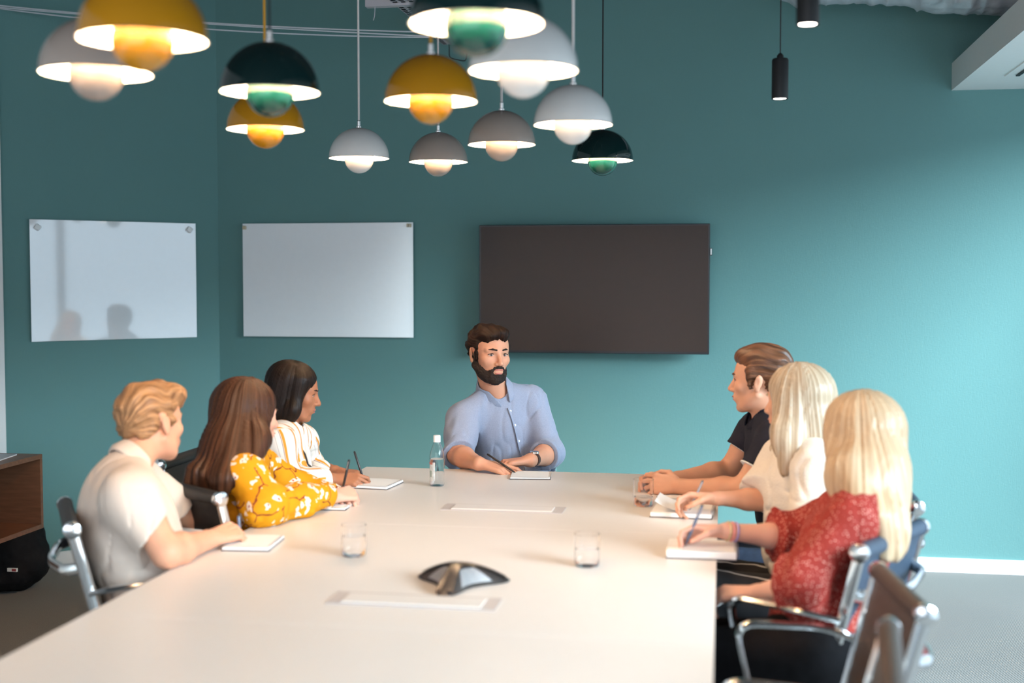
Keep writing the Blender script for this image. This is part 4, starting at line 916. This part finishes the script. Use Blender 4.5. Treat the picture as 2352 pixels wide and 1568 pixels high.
# ---- man in beige polo (nearest left)
H = Head(at(348, 968, 3.32), (.40, .91, -.08), .93, roll=.10)
J = dict(N=at(296, 1082, 3.22), SR=at(300, 1140, 3.02), SL=at(300, 1085, 3.42), P=at(350, 1490, 3.16), ER=at(385, 1285, 2.99), WR=at(478, 1262, 3.20), EL=at(420, 1160, 3.62), WL=at(520, 1200, 3.6))
J['ER'][2] = .782; J['WR'][2] = .772; J['EL'][2] = .70; J['WL'][2] = .68; J['EL'][0] = -1.55; J['WL'][0] = -1.45
root = man_root(J['P'], 'young man with short ginger-blond hair in a beige polo shirt, nearest on the left')
body(root, H, J, SK2, hands={'R': dict(f=(.45, .88, .10), n=(-.3, .3, -.9), t=(-.7, .5, .6), c=dict(index=(.6, .9, .5), mid=(.8, 1.0, .6), ring=(.9, 1.1, .6), little=(1., 1.1, .6), thumb=(.3, .4))), 'L': dict(f=(.9, -.2, 0), n=(0, 0, -1), t=(0, -1, 0))}, h=.0045)
M_gin = hairmat('ginger_blond_hair', (.15, .070, .030), (.50, .28, .135), .45, 34, 11)
F = Fd(); F.u(H.e((0, -.020, .045), (.081, .100, .080)), .01); F.u(H.e((0, .035, .085), (.068, .066, .042)), .02); F.u(H.e((.01, .072, .078), (.056, .034, .034)), .02); F.u(H.e((0, -.055, .0), (.070, .053, .072)), .02)
for s_ in (-1, 1): F.u(H.e((s_*.071, .010, .012), (.010, .020, .045)), .012)
F.s(H.e((0, .120, -.006), (.062, .070, .064)), .008); F.s(H.e((.083, -.008, -.03), (.022, .030, .036)), .006); F.s(H.e((-.083, -.008, -.03), (.022, .030, .036)), .006); F.s(H.e((0, -.02, -.105), (.10, .12, .050)), .03)
F.disp = lambda p, g_=groove(H, .004, 26, 'back', 14): g_(p)+.007*vnoise(H.loc(p)*V(46, 40, 46), 18); F.amp = .014
sdf_obj('hair', F, .0042, M_gin, root, hair_flow(H, 'back')); face_bits(root, H, M_lip, M_gin, eyes=False, h=.0022)
M_bei = mat('beige_polo', (.70, .595, .515), .85, spec=.12, var=.04, vs=8, bump=.2, bs=600)
F = Fd(); torso_prims(F, J, .010, 1.0, 1.0); se = J['SR']+(J['ER']-J['SR'])*.60
F.u(ell(J['P']+(J['N']-J['P'])*.70-torso_axes(J)[0][:, 1]*.055, (.16, .10, .18), torso_axes(J)[0]), .06)
F.u(cut(cap(J['SR'], J['SR']+(J['ER']-J['SR'])*.9, .060, .060), se, J['ER']-J['SR']+V(.05, .1, 0)), .07)
F.u(cut(cap(J['SL'], J['EL'], .066, .062), J['SL']+(J['EL']-J['SL'])*.6, J['EL']-J['SL']), .04)
F.s(cap(J['N'], H.p(0, 0, -.06), .052, .056), .01); F.disp = folds(.007, (12, 12, 7), 21, .001); F.amp = .012; sdf_obj('polo_shirt', F, .0055, M_bei, root)
collar(root, J, H, .055, M_bei, .038, .2, t_=.004, h=.0035)
legs(J, (1, .15), .44); trousers(root, J, M_navy)
pen(at(552, 1243, 3.32), at(548, 1184, 3.32), M_penb, 'thin grey pen held by the man in the beige polo')
# ---- man in navy polo (far right)
H = Head(at(1746, 870, 4.42), (-.96, .26, -.04), .97, roll=.0)
J = dict(N=at(1762, 962, 4.43), SR=at(1738, 985, 4.60), SL=at(1778, 1018, 4.25), P=V(.34, 4.42, .50), ER=at(1680, 1080, 4.58), WR=at(1556, 1090, 4.45), EL=at(1706, 1130, 4.20), WL=at(1568, 1112, 4.30))
J['ER'][2] = .785; J['WR'][2] = .775; J['EL'][2] = .782; J['WL'][2] = .772
J['ER'][0] = .04
root = man_root(J['P'], 'young man with swept-back brown hair in a navy polo shirt, hands clasped')
body(root, H, J, SK2, hands={'R': dict(f=(-.95, -.25, .0), n=(0, -.6, -.6), t=(-.1, -.4, .8), c=dict(index=(.5, .8, .4), mid=(.6, .8, .4), thumb=(.1, .2))), 'L': dict(f=(-.97, .25, .05), n=(0, .85, -.4), t=(-.2, .4, .8), c=dict(index=(.5, .9, .5), mid=(.6, 1., .5), ring=(.7, 1., .5), little=(.8, 1., .5), thumb=(.1, .2)))}, h=.0036)
M_bh = hairmat('brown_swept_hair', (.035, .015, .008), (.17, .075, .038), .4, 30, 9)
F = Fd(); F.u(H.e((0, -.022, .050), (.082, .102, .078)), .01); F.u(H.e((0, .012, .084), (.062, .074, .040)), .02); F.u(H.e((.0, .052, .086), (.045, .030, .026)), .02); F.u(H.e((0, -.060, .0), (.070, .050, .070)), .02)
for s_ in (-1, 1): F.u(H.e((s_*.071, .016, .014), (.011, .018, .046)), .012)
F.s(H.e((0, .122, .004), (.062, .070, .066)), .008); F.s(H.e((.083, -.008, -.03), (.022, .030, .036)), .006); F.s(H.e((-.083, -.008, -.03), (.022, .030, .036)), .006); F.s(H.e((0, -.03, -.095), (.10, .12, .045)), .02)
F.disp = lambda p, g_=groove(H, .004, 30, 'back', 24): g_(p)+.003*vnoise(H.loc(p)*V(40, 12, 40), 28); F.amp = .010
sdf_obj('hair', F, .0036, M_bh, root, hair_flow(H, 'back')); face_bits(root, H, M_lip, M_bh, h=.0018, brow_r=.0036)
M_nvp = mat('navy_polo', (.010, .012, .022), .85, spec=.15, var=.1, bump=.2, bs=500)
F = Fd(); torso_prims(F, J, .008, 1.1, 1.1)
for s_, g_ in (('L', .58), ('R', .50)):
    S_, E_ = J['S'+s_], J['E'+s_]; F.u(cut(cap(S_, S_+(E_-S_)*.9, .066, .060), S_+(E_-S_)*g_, E_-S_), .03)
F.s(cap(J['N'], H.p(0, 0, -.06), .056, .062), .01); F.disp = folds(.005, (9, 9, 12), 31, .001); F.amp = .010; sdf_obj('polo_shirt', F, .005, M_nvp, root)
for s_, g_ in (('L', .58), ('R', .50)):
    S_, E_ = J['S'+s_], J['E'+s_]; d = nrm(E_-S_); c = S_+(E_-S_)*g_; G = Fd(); G.u(cut(cut(cap(c-d*.05, c+d*.05, .0612), c+d*.0025, d), c-d*.002, -d), 0); o = sdf_obj('white_sleeve_edge', G, .003, M_mag, root); o['label'] = 'thin white band at the sleeve hem'
collar(root, J, H, .059, M_nvp, .044, .5, h=.003)
legs(J, (-1, 0), .42); M_jean = mat('blue_jeans', (.05, .09, .17), .85, var=.2, vs=40, bump=.2, bs=500); trousers(root, J, M_jean)
# ---- blonde woman in cream blouse
H = Head(at(1828, 918, 3.95), (-.86, .50, -.08), .93, fem=True)
J = dict(N=at(1838, 1020, 3.96), SR=at(1800, 1058, 4.12), SL=at(1872, 1072, 3.80), P=V(.36, 3.94, .49), ER=at(1748, 1176, 3.98), WR=at(1648, 1156, 3.93), EL=at(1868, 1200, 3.68), WL=at(1770, 1240, 3.78))
J['ER'][2] = .790; J['WR'][2] = .800; J['EL'][2] = .66; J['WL'][2] = .60; J['WL'][0] += .12
root = man_root(J['P'], 'woman with light blonde hair in a loose cream blouse, writing in a notebook')
hold = dict(index=(.5, .8, .4), mid=(.65, .9, .5), ring=(.8, 1.0, .6), little=(.9, 1., .6), thumb=(.3, .4))
body(root, H, J, SK2, False, hands={'R': dict(f=(-.97, -.15, .0), n=(-.1, -.6, -.75), t=(-.1, -.6, .7), c=hold), 'L': dict(f=(-.9, .2, -.2), n=(0, 0, -1), t=(0, 1, 0))}, h=.0042, ears=False)
M_bl = hairmat('light_blonde_hair', (.30, .20, .115), (.56, .46, .34), .36, 44, 1.4)
F = Fd(); F.u(H.e((0, -.020, .042), (.088, .108, .085)), .01)
F.u(cap(H.p(0, -.060, .0), at(1868, 1000, 3.90), .070, .060), .05)
F.u(cap(H.p(-.050, .012, .03), at(1795, 1010, 3.84), .036, .030), .03); F.u(cap(at(1795, 990, 3.84), at(1800, 1085, 3.80), .030, .014), .03); F.u(cap(H.p(-.062, -.02, .0), at(1830, 1055, 3.80), .042, .022), .03)
F.u(cap(at(1868, 970, 3.90), at(1872, 1035, 3.86), .06, .035), .04); F.u(cap(H.p(.06, .0, .0), at(1780, 1030, 4.02), .03, .02), .03)
F.s(H.e((0, .110, -.030), (.060, .062, .12)), .010); F.disp = groove(H, .0045, 56, 'down', 41); F.amp = .010
sdf_obj('hair', F, .0048, M_bl, root, hair_flow(H)); face_bits(root, H, M_lip, M_bl, eyes=False, h=.0022)
M_cre = mat('cream_blouse', (.72, .66, .58), .8, spec=.12, var=.03, vs=60, bump=.5, bs=160)
F = Fd(); torso_prims(F, J, .018, 1.2, 1.25, low=False); F.u(cap(J['P']+V(-.02, 0, .20), J['P']+V(-.03, 0, .26), .14), .06)
for s_ in ('R', 'L'):
    S_, E_ = J['S'+s_], J['E'+s_]; F.u(cut(cap(S_, E_+(E_-S_)*.1, .066, .085), S_+(E_-S_)*(.88), E_-S_), .04)
F.s(cap(J['N'], H.p(0, 0, -.06), .055, .070), .01); F.disp = folds(.011, (8, 8, 13), 43, .002); F.amp = .018; sdf_obj('blouse', F, .0055, M_cre, root)
legs(J, (-1, 0), .40, kz=.53)
def strmat2():
    m = mat('black_trousers_white_stripes', (.012, .012, .014), .85); nt = m.node_tree; L = nt.links; tc = N_(nt, 'TexCoord'); sx = N_(nt, 'SeparateXYZ'); L.new(tc.outputs['Object'], sx.inputs[0])
    n = N_(nt, 'TexNoise'); n.inputs['Scale'].default_value = 7; L.new(tc.outputs['Object'], n.inputs[0]); a = N_(nt, 'Math', operation='MULTIPLY_ADD', i_1=.05); L.new(n.outputs[0], a.inputs[0]); L.new(sx.outputs[1], a.inputs[2])
    q = N_(nt, 'Math', operation='DIVIDE', i_1=.060); L.new(a.outputs[0], q.inputs[0]); fr = N_(nt, 'Math', operation='FRACT'); L.new(q.outputs[0], fr.inputs[0]); r = ramp(nt, [(0, (.012, .012, .014)), (.45, (.6, .6, .6)), (.54, (.012, .012, .014))], fr.outputs[0], 'CONSTANT')
    L.new(r.outputs[0], nt.nodes['Principled BSDF'].inputs['Base Color']); return m
trousers(root, J, strmat2(), .008)
pen(at(1583, 1172, 3.90), at(1614, 1104, 3.90), M_peng, 'silver pen with dark tip held by the woman in the cream blouse')
# ---- blonde woman in red blouse (nearest right)
H = Head(at(1968, 1000, 3.36), (-.66, .74, -.08), .94, fem=True)
J = dict(N=at(1992, 1118, 3.30), SR=at(1935, 1175, 3.46), SL=at(1962, 1190, 3.12), P=at(1868, 1480, 3.16), ER=at(1810, 1255, 3.48), WR=at(1668, 1238, 3.42), EL=at(1838, 1345, 3.04), WL=at(1738, 1362, 3.16))
J['WR'][2] = .800; J['ER'][2] = .775
root = man_root(J['P'], 'woman with long straight blonde hair in a red dotted blouse, nearest on the right')
body(root, H, J, SK4, False, hands={'R': dict(f=(-.97, -.15, .0), n=(-.1, -.6, -.75), t=(-.1, -.6, .7), c=hold), 'L': dict(f=(-.9, .25, -.1), n=(0, .3, -1), t=(-.2, 1, .3))}, h=.0045, ears=False)
M_bl2 = hairmat('golden_blonde_hair', (.30, .185, .10), (.53, .40, .265), .36, 44, 1.2)
F = Fd(); F.u(H.e((0, -.022, .040), (.091, .112, .088)), .01)
F.u(cap(H.p(0, -.045, .0), at(2002, 1100, 3.26), .088, .090), .05); F.u(cap(at(2000, 1090, 3.26), at(2040, 1215, 3.16), .086, .050), .05)
F.u(cap(at(2025, 1190, 3.17), at(2052, 1262, 3.13), .050, .028), .04); F.u(cap(at(2022, 1190, 3.13), at(2028, 1278, 3.10), .032, .010), .03)
F.u(cap(H.p(-.070, .01, .0), at(1915, 1110, 3.20), .030, .016), .03); F.u(cap(at(1915, 1100, 3.20), at(1912, 1150, 3.17), .016, .006), .02); F.u(cap(at(1950, 1080, 3.20), at(1985, 1180, 3.10), .05, .022), .04)
F.s(H.e((0, .112, -.030), (.062, .062, .13)), .010); F.disp = groove(H, .0050, 50, 'down', 51); F.amp = .011
sdf_obj('hair', F, .005, M_bl2, root, hair_flow(H)); face_bits(root, H, M_lip, M_bl2, eyes=False, h=.0022)
def dots():
    m = mat('red_dotted_blouse', (.24, .028, .021), .75, spec=.2, bump=.2, bs=300); nt = m.node_tree; L = nt.links; tc = N_(nt, 'TexCoord')
    v = N_(nt, 'TexVoronoi'); v.inputs['Scale'].default_value = 120; v.inputs['Randomness'].default_value = .75; L.new(tc.outputs['Object'], v.inputs['Vector']); lt = N_(nt, 'Math', operation='LESS_THAN', i_1=.26); L.new(v.outputs[0], lt.inputs[0])
    a = N_(nt, 'Mix', data_type='RGBA'); L.new(lt.outputs[0], a.inputs[0]); L.new(base_mix(m).outputs[2], a.inputs[6]); a.inputs[7].default_value = (.55, .26, .21, 1); L.new(a.outputs[2], nt.nodes['Principled BSDF'].inputs['Base Color']); return m
M_red = dots()
F = Fd(); torso_prims(F, J, .008, 1.0, 1.05)
for s_, e_ in (('R', .95), ('L', .98)):
    S_, E_, W_ = J['S'+s_], J['E'+s_], J['W'+s_]; F.u(cap(S_, E_, .060, .056), .04); q = E_+(W_-E_)*.22; F.u(cut(cap(E_, q+(q-E_)*.3, .056, .084), q, W_-E_), .03)
F.s(cap(J['N'], H.p(0, 0, -.06), .062, .085), .01); F.disp = folds(.0075, (12, 12, 7), 53, .002); F.amp = .017; sdf_obj('blouse', F, .0055, M_red, root)
legs(J, (-1, .1), .42, kz=.52); trousers(root, J, mat('black_jeans', (.006, .006, .007), .9, spec=.08, var=.2, vs=40, bump=.2, bs=500), .006)
M_b1 = mat('bracelet_pink', (.75, .30, .28), .5); M_b2 = mat('bracelet_lilac', (.40, .33, .62), .5); M_b3 = mat('bracelet_gold', (.6, .5, .3), .4, metal=.5)
d = nrm(J['ER']-J['WR'])
for k, m_ in enumerate((M_b3, M_b1, M_b2)):
    c = J['WR']+d*(.004+.011*k); u = nrm(np.cross(d, (0, 0, 1))); v_ = np.cross(d, u)
    MB().tube([c+(u*math.cos(a)+v_*math.sin(a))*.0255 for a in np.linspace(0, 2*math.pi, 25)], .003, 6).build('bracelet', m_, root).location = tuple(-np.array(root.location))
pen(at(1574, 1252, 3.38), at(1613, 1160, 3.38), M_penb, 'blue-grey pen held by the woman in the red dotted blouse')
print('SDF TRIS', TRI)
